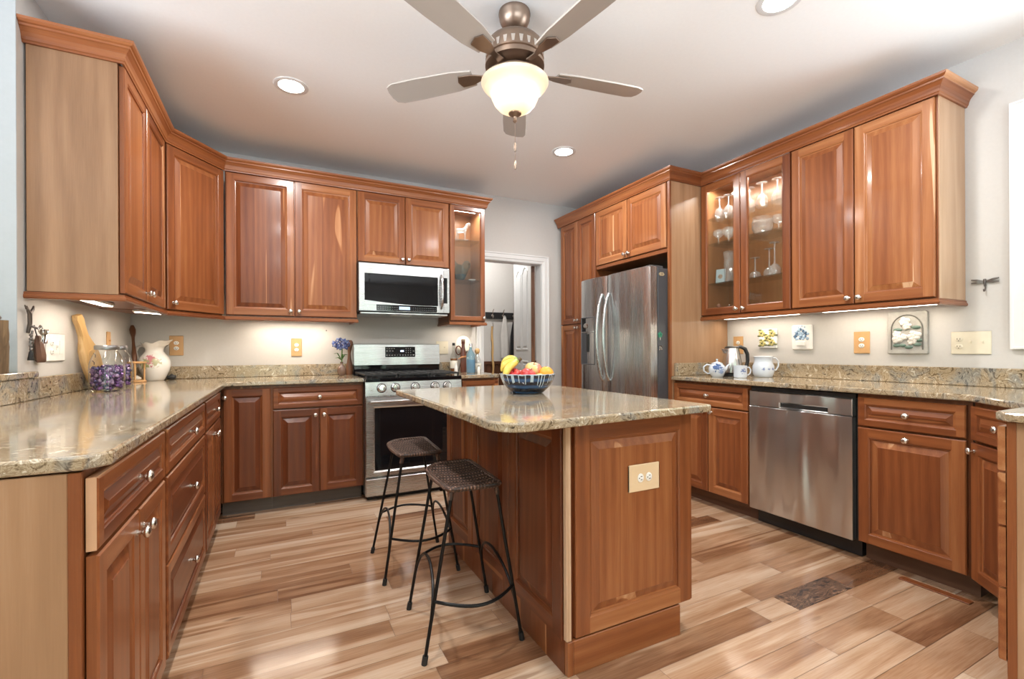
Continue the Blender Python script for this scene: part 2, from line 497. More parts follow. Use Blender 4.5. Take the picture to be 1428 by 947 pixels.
    def prism(s, poly, z0, z1, bev=0.0):
        """extrude an xy polygon (counter-clockwise)"""
        if bev:
            def inset(d):
                out, n = [], len(poly)
                for i in range(n):
                    p, a, b = Vector(poly[i]), Vector(poly[i - 1]), Vector(poly[(i + 1) % n])
                    e1, e2 = (p - a).normalized(), (b - p).normalized()
                    n1, n2 = Vector((-e1.y, e1.x)), Vector((-e2.y, e2.x))
                    k = (n1 + n2) / max(0.3, 1 + n1.dot(n2))
                    out.append(p + k * d)
                return out
            i = inset(bev)
            i2 = inset(bev * .3)
            rs = [[(p.x, p.y, z0) for p in i], [(p.x, p.y, z0 + bev * .3) for p in i2], [(*p, z0 + bev) for p in poly], [(*p, z1 - bev) for p in poly], [(p.x, p.y, z1 - bev * .3) for p in i2], [(p.x, p.y, z1) for p in i]]
        else:
            rs = [[(*p, z0) for p in poly], [(*p, z1) for p in poly]]
        return s.loft(rs, True, True, False)
    def xf(s, mtx, i0=0):
        for k in range(i0, len(s.v)):
            s.v[k] = tuple(mtx @ Vector(s.v[k]))
        return s
    def build(s, name, mats, parent=None, loc=(0, 0, 0), rot=(0, 0, 0), sharp=38):
        me = bpy.data.meshes.new(name)
        me.from_pydata(s.v, [], s.f)
        if not isinstance(mats, (list, tuple)):
            mats = [mats]
        for q in mats:
            me.materials.append(M[q] if isinstance(q, str) else q)
        me.polygons.foreach_set('material_index', s.mi)
        me.polygons.foreach_set('use_smooth', s.sm)
        names = [q if isinstance(q, str) else '' for q in mats]
        a = me.attributes.new('grain', 'FLOAT_VECTOR', 'CORNER')
        a.data.foreach_set('vector', [c for f in s.gr for p in f for c in p])
        t = me.attributes.new('tone', 'FLOAT', 'CORNER')
        t.data.foreach_set('value', [tn for f, tn in zip(s.f, s.tn) for _ in f])
        if any(s.sm):
            me.set_sharp_from_angle(angle=math.radians(sharp))
        me.update()
        o = bpy.data.objects.new(name, me)
        COL.objects.link(o)
        o.location = loc
        o.rotation_euler = rot
        if parent is not None:
            o.parent = parent
        return o

def tag(o, label, cat, group=None):
    o['label'] = label
    o['category'] = cat
    if group:
        o['group'] = group
    return o

def struct(o):
    o['kind'] = 'structure'
    return o

def thing(name, label, cat, loc=(0, 0, 0), rz=0.0, group=None):
    o = bpy.data.objects.new(name, None)
    o.empty_display_size = 0.05
    COL.objects.link(o)
    o.location = loc
    o.rotation_euler = (0, 0, rz)
    return tag(o, label, cat, group)

def copy_tree(o, parent=None):
    c = o.copy()
    COL.objects.link(c)
    if parent is not None:
        c.parent = parent
    for ch in list(o.children):
        copy_tree(ch, c)
    return c

def arc(c, r, a0, a1, n, plane='XY'):
    out = []
    for k in range(n + 1):
        a = a0 + (a1 - a0) * k / n
        x, y = r * math.cos(a), r * math.sin(a)
        out.append((c[0] + x, c[1] + y, c[2]) if plane == 'XY' else ((c[0] + x, c[1], c[2] + y) if plane == 'XZ' else (c[0], c[1] + x, c[2] + y)))
    return out

# =================================================================== THE SHELL
FARX, NEARY, HALLY, CEIL = -3.4, -3.2, 5.56, 2.673
LWX, BWY, RWX = -0.955, 4.226, 3.329

# floor: hickory planks running along X, a dark burl board let into them
INL = (1.985, 2.387, 1.213, 1.335)
mb = MB()
pw = 0.122
y = INL[2] - pw * 37
row = 0
while y < HALLY:
    y1 = y + pw
    spans = [(FARX, 3.45)]
    if abs(y - INL[2]) < 1e-4:
        spans = [(FARX, INL[0]), (INL[1], 3.45)]
    for a, b in spans:
        x = a
        first = a == FARX
        while x < b - 1e-6:
            L = R.uniform(0.35, 1.35) * (R.random() if first else 1) + 0.05
            first = False
            x1 = min(b, x + L)
            if b - x1 < 0.12: x1 = b
            mb.board(R.choice((0.30, 0.46, 0.54, 0.60, 0.66, 0.74, 0.82)), 0, 0.08)
            g = 0.0008
            mb.poly([(x + g, y + g, 0), (x1 - g, y + g, 0), (x1 - g, y1 - g, 0), (x + g, y1 - g, 0)])
            x = x1
    y = y1
    row += 1
mb.mat = 1
mb.poly([(FARX, NEARY - .1, -.003), (3.45, NEARY - .1, -.003), (3.45, HALLY, -.003), (FARX, HALLY, -.003)])
mb.box(FARX, 3.45, NEARY - .1, HALLY, -.12, -.004)
struct(mb.build('floor', ['floor', 'toe']))
mb = MB(); mb.board(0.62, 0, 0)
g = .0008
mb.box(INL[0] + g, INL[1] - g, INL[2] + g, INL[3] - g, -.002, .0004)
struct(mb.build('floor_inlay', 'inlay'))

# ceiling
mb = MB(); mb.box(FARX - .1, 3.45, NEARY - .1, HALLY + .1, CEIL, CEIL + .1)
struct(mb.build('ceiling', 'ceil'))

def wall(name, boxes, mat='wall'):
    mb = MB()
    for b in boxes: mb.box(*b)
    return struct(mb.build(name, mat))
DX0, DX1, DZ = 1.814, 2.485, 2.025
wall('wall_back_left', [(FARX, LWX - .06, BWY, BWY + .115, 0, CEIL)], 'wallblue')
wall('wall_back', [(LWX - .0595, DX0, BWY, BWY + .115, 0, CEIL), (DX1, RWX, BWY, BWY + .115, 0, CEIL), (DX0, DX1, BWY, BWY + .115, DZ, CEIL)])
WY0, WY1, WZ0, WZ1 = -.25, .865, 1.20, 2.265
wall('wall_right', [(RWX, 3.45, WY1, HALLY, 0, CEIL), (RWX, 3.45, NEARY, WY0, 0, CEIL), (RWX, 3.45, WY0, WY1, 0, WZ0), (RWX, 3.45, WY0, WY1, WZ1, CEIL)])
wall('wall_left_end', [(LWX - .12, LWX - .0005, 2.5995, 2.6028, 1.037, CEIL)], 'wallblue')
wall('wall_left', [(LWX - .12, LWX, 2.603, BWY, 0, CEIL), (LWX - .12, LWX, 1.15, 2.603, 0, 1.009)])
wall('wall_far_left', [(FARX - .1, FARX, NEARY, -1.2, 0, CEIL), (FARX - .1, FARX, 2.6, BWY + .1, 0, CEIL), (FARX - .1, FARX, -1.2, 2.6, 0, .6), (FARX - .1, FARX, -1.2, 2.6, 2.3, CEIL)], 'wallblue')
RX = [(-.95, .45), (1.15, 2.4)]
wall('wall_rear', [(FARX, RX[0][0], NEARY - .1, NEARY, 0, CEIL), (RX[0][1], RX[1][0], NEARY - .1, NEARY, 0, CEIL), (RX[1][1], 3.45, NEARY - .1, NEARY, 0, CEIL)] +
     [(a, b, NEARY - .1, NEARY, 2.25, CEIL) for a, b in RX] + [(a, b, NEARY - .1, NEARY, 0, .35) for a, b in RX])
wall('wall_hall', [(.6, 3.45, HALLY, HALLY + .1, 0, CEIL), (.5, .6, BWY + .115, HALLY + .1, 0, CEIL)])

# window on the right wall: casing, sash, panes
def casing_frame(mb, a0, a1, z0, z1, w, to):
    """picture-frame casing as (u, z, depth) boxes"""
    prof = [(0, .012), (.35, .016), (.4, .022), (.85, .022), (.9, .026), (1, .026)]
    def rect(d): return [(a0 - d, z0 - d), (a1 + d, z0 - d), (a1 + d, z1 + d), (a0 - d, z1 + d)]
    rings = []
    for t, dp in [(0, 0)] + prof + [(1, 0)]:
        rings.append([to(u, z, dp) for u, z in rect(w * t)])
    mb.loft(rings, False, False, False)
mb = MB()
casing_frame(mb, WY0, WY1, WZ0, WZ1, .088, lambda u, z, d: (RWX - d, u, z))
w1 = struct(mb.build('window_1', 'trim'))
mb = MB()
for a, b, c, d in [(WY0, WY0 + .05, WZ0, WZ1), (WY1 - .05, WY1, WZ0, WZ1), (WY0 + .0502, WY1 - .0502, WZ0, WZ0 + .05), (WY0 + .0502, WY1 - .0502, WZ1 - .05, WZ1), (WY0 + .0502, WY1 - .0502, 1.71, 1.75)]:
    mb.box(RWX + .035, RWX + .085, a, b, c, d, .004)
for c, d in ((WZ0 + .0502, 1.7098), (1.7502, WZ1 - .0502)):
    mb.box(RWX + .040, RWX + .080, (WY0 + WY1) / 2 - .015, (WY0 + WY1) / 2 + .015, c, d, .004)
mb.build('window_frame', 'trim', w1)
mb = MB(); mb.box(RWX + .055, RWX + .06, WY0 + .04, WY1 - .04, WZ0 + .04, WZ1 - .04)
mb.build('window_pane', 'pane', w1)
for i, (a, b) in enumerate(RX):
    mb = MB()
    casing_frame(mb, a, b, .35, 2.25, .088, lambda u, z, d: (u, NEARY + d, z))
    w = struct(mb.build(f'window_{i + 2}', 'trim'))
    mb = MB()
    for p in [(a, a + .06, .35, 2.25), (b - .06, b, .35, 2.25), (a + .0602, b - .0602, .35, .41), (a + .0602, b - .0602, 2.19, 2.25), ((a + b) / 2 - .02, (a + b) / 2 + .02, .4102, 2.1898), (a + .0602, (a + b) / 2 - .0202, 1.28, 1.32), ((a + b) / 2 + .0202, b - .0602, 1.28, 1.32)]:
        mb.box(p[0], p[1], NEARY - .07, NEARY - .02, p[2], p[3], .006)
    mb.build('window_frame', 'trim', w)
    mb = MB(); mb.box(a + .05, b - .05, NEARY - .05, NEARY - .045, .4, 2.2)
    mb.build('window_pane', 'pane', w)
mb = MB()
casing_frame(mb, -1.2, 2.6, .6, 2.3, .088, lambda u, z, d: (FARX + d, u, z))
w = struct(mb.build('window_4', 'trim'))  # unseen window, widened to carry more light to the back of the room
mb = MB()
for yy in (-1.2, .04, 1.3, 2.55):
    mb.box(FARX - .08, FARX - .03, yy, yy + .05, .6, 2.3, .006)
for ya, yb in ((-1.1498, .0398), (.0902, 1.2998), (1.3502, 2.5498)):
    for zz in (.6, 1.43, 2.25):
        mb.box(FARX - .08, FARX - .03, ya, yb, zz, zz + .05, .006)
mb.build('window_frame', 'trim', w)

# doorway casing
mb = MB()
prof = [(0, 0), (0, .012), (.3, .017), (.36, .022), (.8, .022), (.86, .027), (1, .027), (1, 0)]
CW = .08
rings = []
for t, dp in prof:
    d = CW * t
    rings.append([(DX0 - d, BWY - dp, 0), (DX0 - d, BWY - dp, DZ + d), (DX1 + d, BWY - dp, DZ + d), (DX1 + d, BWY - dp, 0)])
mb.loft(rings, False, False, False, closed=False)
for x0, x1 in ((DX0 - .001, DX0 + .004), (DX1 - .004, DX1 + .001)):
    mb.box(x0, x1, BWY, BWY + .115, 0, DZ)
mb.box(DX0, DX1, BWY, BWY + .115, DZ - .004, DZ + .001)
struct(mb.build('trim_1', 'trim'))
# dark weather-stained stop on the left jamb
mb = MB(); mb.board(.4, 2); mb.box(DX0 + .004, DX0 + .022, BWY + .075, BWY + .105, 0, DZ - .005)
struct(mb.build('trim_2', 'walnut'))
# hall wainscot with a cap rail
mb = MB()
mb.ax = 2
x = .62
while x < 3.3:
    mb.board(.45, 2, .08)
    mb.box(x + .002, x + .088, HALLY - .016, HALLY, .0, .93, .004)
    x += .09
mb.board(.4, 0)
mb.box(.62, 3.3, HALLY - .03, HALLY, .93, .975, .006)
struct(mb.build('trim_3', 'walnut'))

# hall door, standing open, white arched panel and dark wood edge
hd = Vector((2.598 - 2.455, 5.05 - 4.36, 0))
dw = .705
dth = math.atan2(hd.y, hd.x)
mb = MB()
mb.box(0, dw, -.018, .018, .012, 2.24, .002)
d1 = struct(mb.build('door_1', 'trim', None, (2.452, 4.362, 0), (0, 0, dth)))
def arch_panel(x0, x1, z0, z1, rise, ysgn):
    n = 12
    def outline(d):
        pts = [(x0 + d, z0 + d), (x1 - d, z0 + d)]
        for k in range(n + 1):
            t = k / n
            x = x1 - d - (x1 - x0 - 2 * d) * t
            pts.append((x, z1 - d - rise + rise * math.sin(PI * t) * (1 if rise else 0)))
        return pts
    mb = MB()
    rings = [[(x, ysgn * yy, z) for x, z in outline(d)] for d, yy in ((0, .018), (.004, .023), (.014, .023), (.022, .012), (.045, .022), (.05, .0225))]
    mb.loft(rings, False, True, False)
    return mb
for sgn in (1, -1):
    for a, b in ((.11, .335), (.37, .595)):
        arch_panel(a, b, .22, 1.0, 0, sgn).build('panel', 'trim', d1)
        arch_panel(a, b, 1.12, 2.06, .06, sgn).build('panel', 'trim', d1)
mb = MB(); mb.board(.5, 2); mb.box(-.02, -.0005, -.019, .019, .012, 2.24); mb.build('hinge_edge', 'walnut', d1)
mb = MB(); mb.board(.5, 2); mb.box(dw + .0005, dw + .012, -.019, .019, .012, 2.24); mb.build('lock_edge', 'walnut', d1)

# =================================================================== CABINET PARTS
def raised(w, h, fw=.058, t=.02, tone=.5, horiz=False, gap=.002, glass=False, pale_end=False):
    """cope-and-stick frame with a raised panel, lower left corner at the origin, front toward -Y"""
    mb = MB()
    x0, x1, z0, z1 = gap, w - gap, gap, h - gap
    def q(d, y): return [(x0 + d, y, z0 + d), (x1 - d, y, z0 + d), (x1 - d, y, z1 - d), (x0 + d, y, z1 - d)]
    sl = [(R.uniform(-.16, .12)) for _ in range(4)]
    ofs = [(R.uniform(-50, 50),) * 3 for _ in range(4)]
    offs = [tuple(R.uniform(-50, 50) for _ in range(3)) for _ in range(4)]
    def seg(k):   # 0 bottom rail 1 right stile 2 top rail 3 left stile
        mb.off, mb.tone, mb.ax = offs[k], tone + sl[k], (0 if (k % 2 == 0 or horiz) else 2)
    def band(a, b):
        for k in range(4):
            seg(k)
            mb.poly([a[k], a[(k + 1) % 4], b[(k + 1) % 4], b[k]])
    b = fw
    r0, r1, r2 = q(0, 0), q(0, -t + .004), q(.004, -t)
    band(r0, r1); band(r1, r2)
    if pale_end:
        mb.board(1.0, 2, .0)
        mb.poly([(x0 - .0004, 0, z0), (x0 - .0004, -t + .003, z0), (x0 - .0004, -t + .003, z1), (x0 - .0004, 0, z1)])
    # flat of the frame: stiles run full height
    i = b - .010
    seg(3); mb.poly([(x0 + .004, -t, z0 + .004), (x0 + i, -t, z0 + .004), (x0 + i, -t, z1 - .004), (x0 + .004, -t, z1 - .004)])
    seg(1); mb.poly([(x1 - i, -t, z0 + .004), (x1 - .004, -t, z0 + .004), (x1 - .004, -t, z1 - .004), (x1 - i, -t, z1 - .004)])
    seg(0); mb.poly([(x0 + i, -t, z0 + .004), (x1 - i, -t, z0 + .004), (x1 - i, -t, z0 + i), (x0 + i, -t, z0 + i)])
    seg(2); mb.poly([(x0 + i, -t, z1 - i), (x1 - i, -t, z1 - i), (x1 - i, -t, z1 - .004), (x0 + i, -t, z1 - .004)])
    a = q(i, -t)
    for d, y in ((b - .007, -t + .002), (b - .003, -t + .0035), (b - .001, -t + .009)):
        c = q(d, y); band(a, c); a = c
    if glass:
        c = q(b - .001, 0); band(a, c)
        band(q(0, 0), q(b - .001, 0))
        return mb
    c = q(b + .004, -t + .010); band(a, c); a = c
    # raised panel
    sw = min(.027, (min(w, h) - 2 * b) * .28)
    pt, po = tone + R.uniform(-.14, .12), tuple(R.uniform(-50, 50) for _ in range(3))
    mb.off, mb.tone, mb.ax = po, pt, (0 if horiz else 2)
    c = q(b + .004 + sw, -t + .002)
    for k in range(4): mb.poly([a[k], a[(k + 1) % 4], c[(k + 1) % 4], c[k]])
    a = c
    c = q(b + .006 + sw, -t + .0005)
    for k in range(4): mb.poly([a[k], a[(k + 1) % 4], c[(k + 1) % 4], c[k]])
    fx0, fz0 = c[0][0], c[0][2]
    fx1, fz1 = c[2][0], c[2][2]
    if horiz:
        mb.poly(c)
    else:
        nb = max(1, round((fx1 - fx0) / .095))
        xs = [fx0] + sorted(fx0 + (fx1 - fx0) * (k + R.uniform(-.2, .2)) / nb for k in range(1, nb)) + [fx1]
        for u, v in zip(xs, xs[1:]):
            mb.board(pt, 2, .13)
            mb.poly([(u, -t + .0005, fz0), (v, -t + .0005, fz0), (v, -t + .0005, fz1), (u, -t + .0005, fz1)])
    return mb

_knob_me = [None]
def knob(parent, x, z, y=-.02):
    if _knob_me[0] is None:
        mb = MB()
        mb.lathe([(.0085, 0), (.0085, .002), (.0055, .004), (.005, .012), (.0065, .014), (.0145, .018), (.016, .021), (.0155, .025), (.011, .029), (.004, .0305)], n=14, axis='Y', sm=True)
        o = mb.build('knob', 'nickel', parent, (x, y, z), sharp=50)
        _knob_me[0] = o.data
    else:
        o = bpy.data.objects.new('knob', _knob_me[0])
        COL.objects.link(o)
        o.location = (x, y, z)
        o.parent = parent
    return o

def door(cab, x0, x1, z0, z1, kn=None, tone=.5, fw=.058, label=None):
    o = raised(x1 - x0, z1 - z0, fw, tone=tone).build('door', 'cherry', cab, (x0, -.003, z0))
    if kn: knob(o, kn[0] - x0, kn[1] - z0)
    if label: o['label'] = label
    return o

def drawer(cab, x0, x1, z0, z1, tone=.5, fw=.042, kn=True, pale_end=False):
    o = raised(x1 - x0, z1 - z0, fw, tone=tone, horiz=True, pale_end=pale_end).build('drawer', 'cherry', cab, (x0, -.003, z0))
    if kn: knob(o, (x1 - x0) / 2, (z1 - z0) / 2)
    return o

def carcass(cab, w, d, z0, z1, tone=.42, hollow=False, x0=0.0):
    mb = MB()
    if not hollow:
        mb.board(tone, 2, .05)
        mb.box(x0, w, 0, d, z0, z1)
        return mb.build('body', 'cherry', cab)
    t = .016
    mb.board(tone, 2, .05)
    mb.box(x0, x0 + t, .0, d, z0, z1); mb.box(w - t, w, 0, d, z0, z1)
    mb.box(x0 + t, w - t, 0, d, z0, z0 + t); mb.box(x0 + t, w - t, 0, d, z1 - t, z1)
    o = mb.build('body', 'cherry', cab)
    mb = MB()
    for a, b in ((x0 + t, x0 + t + .004), (w - t - .004, w - t)):
        mb.board(.5, 2, .06); mb.box(a, b, .01, d - .008, z0 + t, z1 - t)
    mb.board(.5, 0, .05); mb.box(x0 + t, w - t, .01, d - .008, z0 + t, z0 + t + .004)
    mb.box(x0 + t, w - t, .01, d - .008, z1 - t - .004, z1 - t)
    mb.board(.45, 2, .05); mb.box(x0 + t, w - t, d - .010, d - .001, z0 + t, z1 - t)
    mb.build('lining', 'maple', cab)
    return o

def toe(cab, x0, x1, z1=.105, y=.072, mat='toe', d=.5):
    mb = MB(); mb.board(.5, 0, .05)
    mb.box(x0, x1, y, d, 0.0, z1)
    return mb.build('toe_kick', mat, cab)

def side(cab, x0, x1, y0, y1, z0, z1, mat='veneer', tone=.5, name='end_panel', label='paler wood end panel'):
    mb = MB(); mb.board(tone, 2, .03)
    mb.box(x0, x1, y0, y1, z0, z1, .0015)
    o = mb.build(name, mat, cab)
    if label: o['label'] = label
    return o

ZB0, ZBT, ZD, ZCT = .108, .866, .7145, .882
ZU0, ZU1 = 1.3815, 2.4146

# ------------------------------------------------------------------ left run of base cabinets (fronts face +X)
LFX = -.328 - .0208
BG = 'lower cherry cabinets on the left side'
def left_base(name, label, y0, y1):
    c = thing(name, label, 'cabinet', (LFX, y0, 0), PI / 2, BG)
    carcass(c, y1 - y0, .595, .105, ZCT - .002)
    return c
c = left_base('base_cabinet', 'near left cherry base cabinet with one drawer over two doors, pale end panel facing us', 1.2, 1.845)
toe(c, .02, .645)
side(c, -.0065, -.0005, .02, .59, 0, ZCT - .002, tone=.45)
side(c, -.0065, -.0005, -.0005, .02, 0, ZCT - .002, 'cherry', .45, 'face_stile', None)
drawer(c, .008, .625, ZD, ZBT, .42, pale_end=True)  # low front tones in this run paint in the dimmer light below
door(c, .008, .315, ZB0, ZD - .006, (.285, .655), .42)
door(c, .318, .625, ZB0, ZD - .006, (.348, .655), .42)
c = left_base('drawer_cabinet', 'left cherry base unit with three stacked wide drawers, between two door cabinets', 1.846, 2.74)
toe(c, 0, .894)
drawer(c, .012, .872, ZD, ZBT, .42)
drawer(c, .012, .872, .424, ZD - .006, .40, .05)
drawer(c, .012, .872, ZB0, .418, .40, .05)
c = left_base('base_cabinet', 'far left cherry base cabinet with drawer and two doors, ending in the room corner', 2.741, 3.58)
toe(c, 0, .839)
drawer(c, .02, .66, ZD, ZBT, .40)
door(c, .02, .339, ZB0, ZD - .006, (.309, .655), .42)
door(c, .341, .66, ZB0, ZD - .006, (.371, .655), .42)

# ------------------------------------------------------------------ back run of base cabinets (fronts face -Y)
BFY = 3.5995 + .0208
c = thing('base_cabinet', 'narrow single door cherry base cabinet in the back left corner', 'cabinet', (-.345, BFY, 0), 0, 'lower cherry cabinets on the back wall')
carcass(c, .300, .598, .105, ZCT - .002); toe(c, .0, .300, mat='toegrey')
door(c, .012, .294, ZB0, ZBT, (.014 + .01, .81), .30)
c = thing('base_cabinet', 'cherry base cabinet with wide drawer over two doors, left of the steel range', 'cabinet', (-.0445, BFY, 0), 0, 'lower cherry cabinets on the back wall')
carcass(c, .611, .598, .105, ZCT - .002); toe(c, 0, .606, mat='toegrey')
drawer(c, .006, .605, ZD, ZBT, .40)  # back base fronts toned down too, weaker light put into the wood colour
door(c, .006, .3045, ZB0, ZD - .006, (.276, .662), .33)
door(c, .3065, .605, ZB0, ZD - .006, (.335, .662), .33)
c = thing('base_cabinet', 'short cherry base cabinet between range and doorway, mostly behind the island', 'cabinet', (1.345, BFY, 0), 0, 'lower cherry cabinets on the back wall')
carcass(c, .345, .598, .105, ZCT - .002); toe(c, 0, .345)
drawer(c, .006, .339, ZD, ZBT, .42)
door(c, .006, .339, ZB0, ZD - .006, (.04, .662), .42)
side(c, .3455, .352, .0, .59, 0, ZCT - .002)

# ------------------------------------------------------------------ right run of base cabinets (fronts face -X)
RFX = 2.7116 + .0208
RG = 'lower cherry cabinets on the right side'
def right_base(name, label, y1, y0):
    c = thing(name, label, 'cabinet', (RFX, y1, 0), -PI / 2, RG)
    carcass(c, y1 - y0, .592, .105, ZCT - .002)
    return c
c = right_base('base_cabinet', 'right cherry base cabinet with drawer and two doors, between tall panel and dishwasher', 2.6185, 1.982)
toe(c, 0, .6365)
drawer(c, .004, .6325, ZD, ZBT, .5)
door(c, .004, .317, ZB0, ZD - .006, (.287, .677), .5)
door(c, .319, .6325, ZB0, ZD - .006, (.350, .677), .5)
c = right_base('base_cabinet', 'right cherry base cabinet with one drawer above one wide door, beside the dishwasher', 1.357, .905)
toe(c, 0, .452)
drawer(c, .005, .437, ZD, ZBT, .48)
door(c, .005, .437, ZB0, ZD - .006, (.22, .672), .48)
# angled corner unit
c = thing('corner_cabinet', 'angled cherry corner base cabinet with small drawer, at the right edge', 'cabinet', (2.7190, .893, 0), math.radians(-135), RG)
mb = MB(); mb.board(.4, 2, .04)
mb.prism([(0, 0), (.405, 0), (.46, .30), (.20, .44), (-.055, .30)], .105, ZCT - .002)
mb.build('body', 'cherry', c)
mb = MB(); mb.board(.5, 0, .04); mb.prism([(.02, .075), (.385, .075), (.43, .29), (.2, .42), (-.04, .29)], 0, .105); mb.build('toe_kick', 'toe', c)
drawer(c, .008, .397, ZD, ZBT, .45)
door(c, .008, .397, ZB0, ZD - .006, (.036, .672), .45)
# peninsula unit whose fronts face +Y
c = thing('drawer_cabinet', 'pale ended cherry peninsula unit with four drawers seen edge on, far right', 'cabinet', (2.425, .61, 0), PI, RG)
carcass(c, .335, .595, .105, ZCT - .002); toe(c, 0, .33)
for a, b in ((.720, .866), (.545, .716), (.345, .541), (ZB0, .341)):
    drawer(c, .006, .342, a, b, .62)
side(c, .3355, .342, .022, .595, 0, ZCT - .002, tone=.62)
side(c, .3355, .342, -.0005, .022, 0, ZCT - .002, 'cherry', .5, 'face_stile', None)

# ------------------------------------------------------------------ wall cabinets, left and corner
def rail(cab, x0, x1, y, d=None):
    pass
UG = 'upper cherry cabinets on the left and back walls'
c = thing('wall_cabinet', 'left upper cherry cabinet with two doors and a broad pale side panel facing us', 'cabinet', (-.623 - .0208, 2.661, 0), PI / 2, UG)
carcass(c, .858, .302, 1.375, 2.44)
side(c, -.0065, -.0005, -.0005, .302, 1.375, 2.44, tone=.25)
door(c, .006, .404, ZU0, ZU1, (.372, ZU0 + .045), .5)
door(c, .406, .842, ZU0, ZU1, (.438, ZU0 + .045), .5)
dv = Vector((-.345 + .619, 3.893 - 3.524)); L = dv.length; th = math.atan2(dv.y, dv.x)
nrm = Vector((-dv.y, dv.x)) / L
c = thing('corner_cabinet', 'angled upper cherry corner cabinet with one door, in the back left corner', 'cabinet', (-.619 + nrm.x * .021, 3.524 + nrm.y * .021, 0), th, UG)
mb = MB(); mb.board(.42, 2, .04)
mb.prism([(0, 0), (L, 0), (L + .16, .23), (L * .45, .47), (-.17, .27)], 1.375, 2.44)
mb.build('body', 'cherry', c)
door(c, .004, L - .004, ZU0, ZU1, (.045, ZU0 + .045), .46)
UFY = 3.8933 + .0208
c = thing('wall_cabinet', 'upper cherry cabinet with two tall doors, between corner cabinet and microwave', 'cabinet', (-.342, UFY, 0), 0, UG)
carcass(c, .911, .309, 1.375, 2.44)
door(c, .004, .4525, ZU0, ZU1, (.424, ZU0 + .04), .46)
door(c, .4545, .908, ZU0, ZU1, (.482, ZU0 + .04), .58)
c = thing('wall_cabinet', 'short upper cherry cabinet with two doors above the microwave', 'cabinet', (.5705, UFY, 0), 0, UG)
carcass(c, .779, .309, 1.836, 2.44)
door(c, .004, .388, 1.843, ZU1, (.362, 1.885), .50)
door(c, .390, .775, 1.843, ZU1, (.416, 1.885), .50)

def shelf(cab, x0, x1, y0, y1, z):
    mb = MB(); mb.box(x0, x1, y0, y1, z, z + .006, .001)
    return mb.build('shelf', 'shelfglass', cab)
def glass_door(cab, x0, x1, z0, z1, kn, fw=.058):
    o = raised(x1 - x0, z1 - z0, fw, glass=True).build('door', 'cherry', cab, (x0, -.003, z0))
    mb = MB(); mb.box(fw - .004, x1 - x0 - fw + .004, -.009, -.005, fw - .004, z1 - z0 - fw + .004)
    mb.build('glass_pane', 'pane', o)
    knob(o, kn[0] - x0, kn[1] - z0)
    return o
def led_bar(cab, x0, x1, y, z, power, along='x'):
    mb = MB(); mb.box(x0, x1, y, y + .03, z - .012, z, .002)
    o = mb.build('light_bar', 'coolstrip', cab)
    o['label'] = 'glowing white light bar'
    l = bpy.data.lights.new('light_bar_glow', 'AREA'); l.shape = 'RECTANGLE'; l.size = x1 - x0; l.size_y = .03; l.energy = power; l.color = (1, .97, .92)
    lo = bpy.data.objects.new('light_bar_glow', l); COL.objects.link(lo); lo.parent = cab
    lo.location = ((x0 + x1) / 2, y + .015, z - .016)

c = thing('glass_cabinet', 'narrow glass fronted cherry cabinet right of the microwave, lit inside', 'cabinet', (1.3503, UFY, 0), 0, UG)
carcass(c, .345, .309, 1.375, 2.44, hollow=True)
glass_door(c, .004, .342, ZU0, ZU1, (.322, ZU0 + .03), .046)
for z in (2.12, 1.755): shelf(c, .02, .325, .03, .297, z)
led_bar(c, .05, .29, .06, 2.405, 4)
GLB = c

# ------------------------------------------------------------------ wall cabinets, right
UG2 = 'upper cherry cabinets on the right wall'
RUX = 3.015 + .0208
c = thing('glass_cabinet', 'double glass door cherry cabinet full of stemware, on the right wall beside the refrigerator panel', 'cabinet', (RUX, 2.6185, 0), -PI / 2, UG2)
carcass(c, .7275, .290, 1.375, 2.44, hollow=True)
glass_door(c, .002, .352, ZU0, ZU1, (.325, ZU0 + .035))
glass_door(c, .354, .725, ZU0, ZU1, (.382, ZU0 + .035))
for z in (2.145, 1.945, 1.632): shelf(c, .021, .706, .02, .278, z)
led_bar(c, .06, .67, .055, 2.405, 8)
GLR = c
c = thing('wall_cabinet', 'right upper cherry cabinet with two tall doors and pale end, nearest the window', 'cabinet', (RUX, 1.8905, 0), -PI / 2, UG2)
carcass(c, .7545, .290, 1.375, 2.44)
door(c, .004, .3735, ZU0, ZU1, (.345, ZU0 + .035), .58)
door(c, .3755, .749, ZU0, ZU1, (.404, ZU0 + .035), .58)
side(c, .755, .7615, -.0005, .290, 1.375, 2.44, tone=.76)

# ------------------------------------------------------------------ tall units
TFX = 2.6785 + .0208
c = thing('pantry_cabinet', 'tall narrow cherry pantry with four doors, between doorway wall and refrigerator', 'cabinet', (TFX, 4.15, 0), -PI / 2, 'tall cherry cabinets around the refrigerator')
carcass(c, .604, .625, .105, 2.44); toe(c, 0, .604)
door(c, .004, .306, 1.379, ZU1, (.282, 1.415), .5); door(c, .308, .600, 1.379, ZU1, (.332, 1.415), .5)
door(c, .004, .306, ZB0, 1.374, (.282, 1.34), .5); door(c, .308, .600, ZB0, 1.374, (.332, 1.34), .5)
c = thing('wall_cabinet', 'cherry cabinet with two doors directly above the steel refrigerator', 'cabinet', (TFX, 3.5455, 0), -PI / 2, 'tall cherry cabinets around the refrigerator')
carcass(c, .897, .625, 1.872, 2.44)
door(c, .004, .440, 1.907, ZU1, (.415, 1.945), .58); door(c, .442, .892, 1.907, ZU1, (.468, 1.945), .62)
mb = MB(); mb.board(.5, 0, .05); mb.box(0, .897, -.014, -.0005, 1.872, 1.902, .003); mb.build('bottom_rail', 'cherry', c)
mb = MB(); mb.board(.42, 2, .03); mb.box(0, .022, 0, .629, 0, 2.44, .0015)
p = mb.build('tall_panel', 'veneer', None, (TFX - .0008, 2.642, 0), (0, 0, -PI / 2))
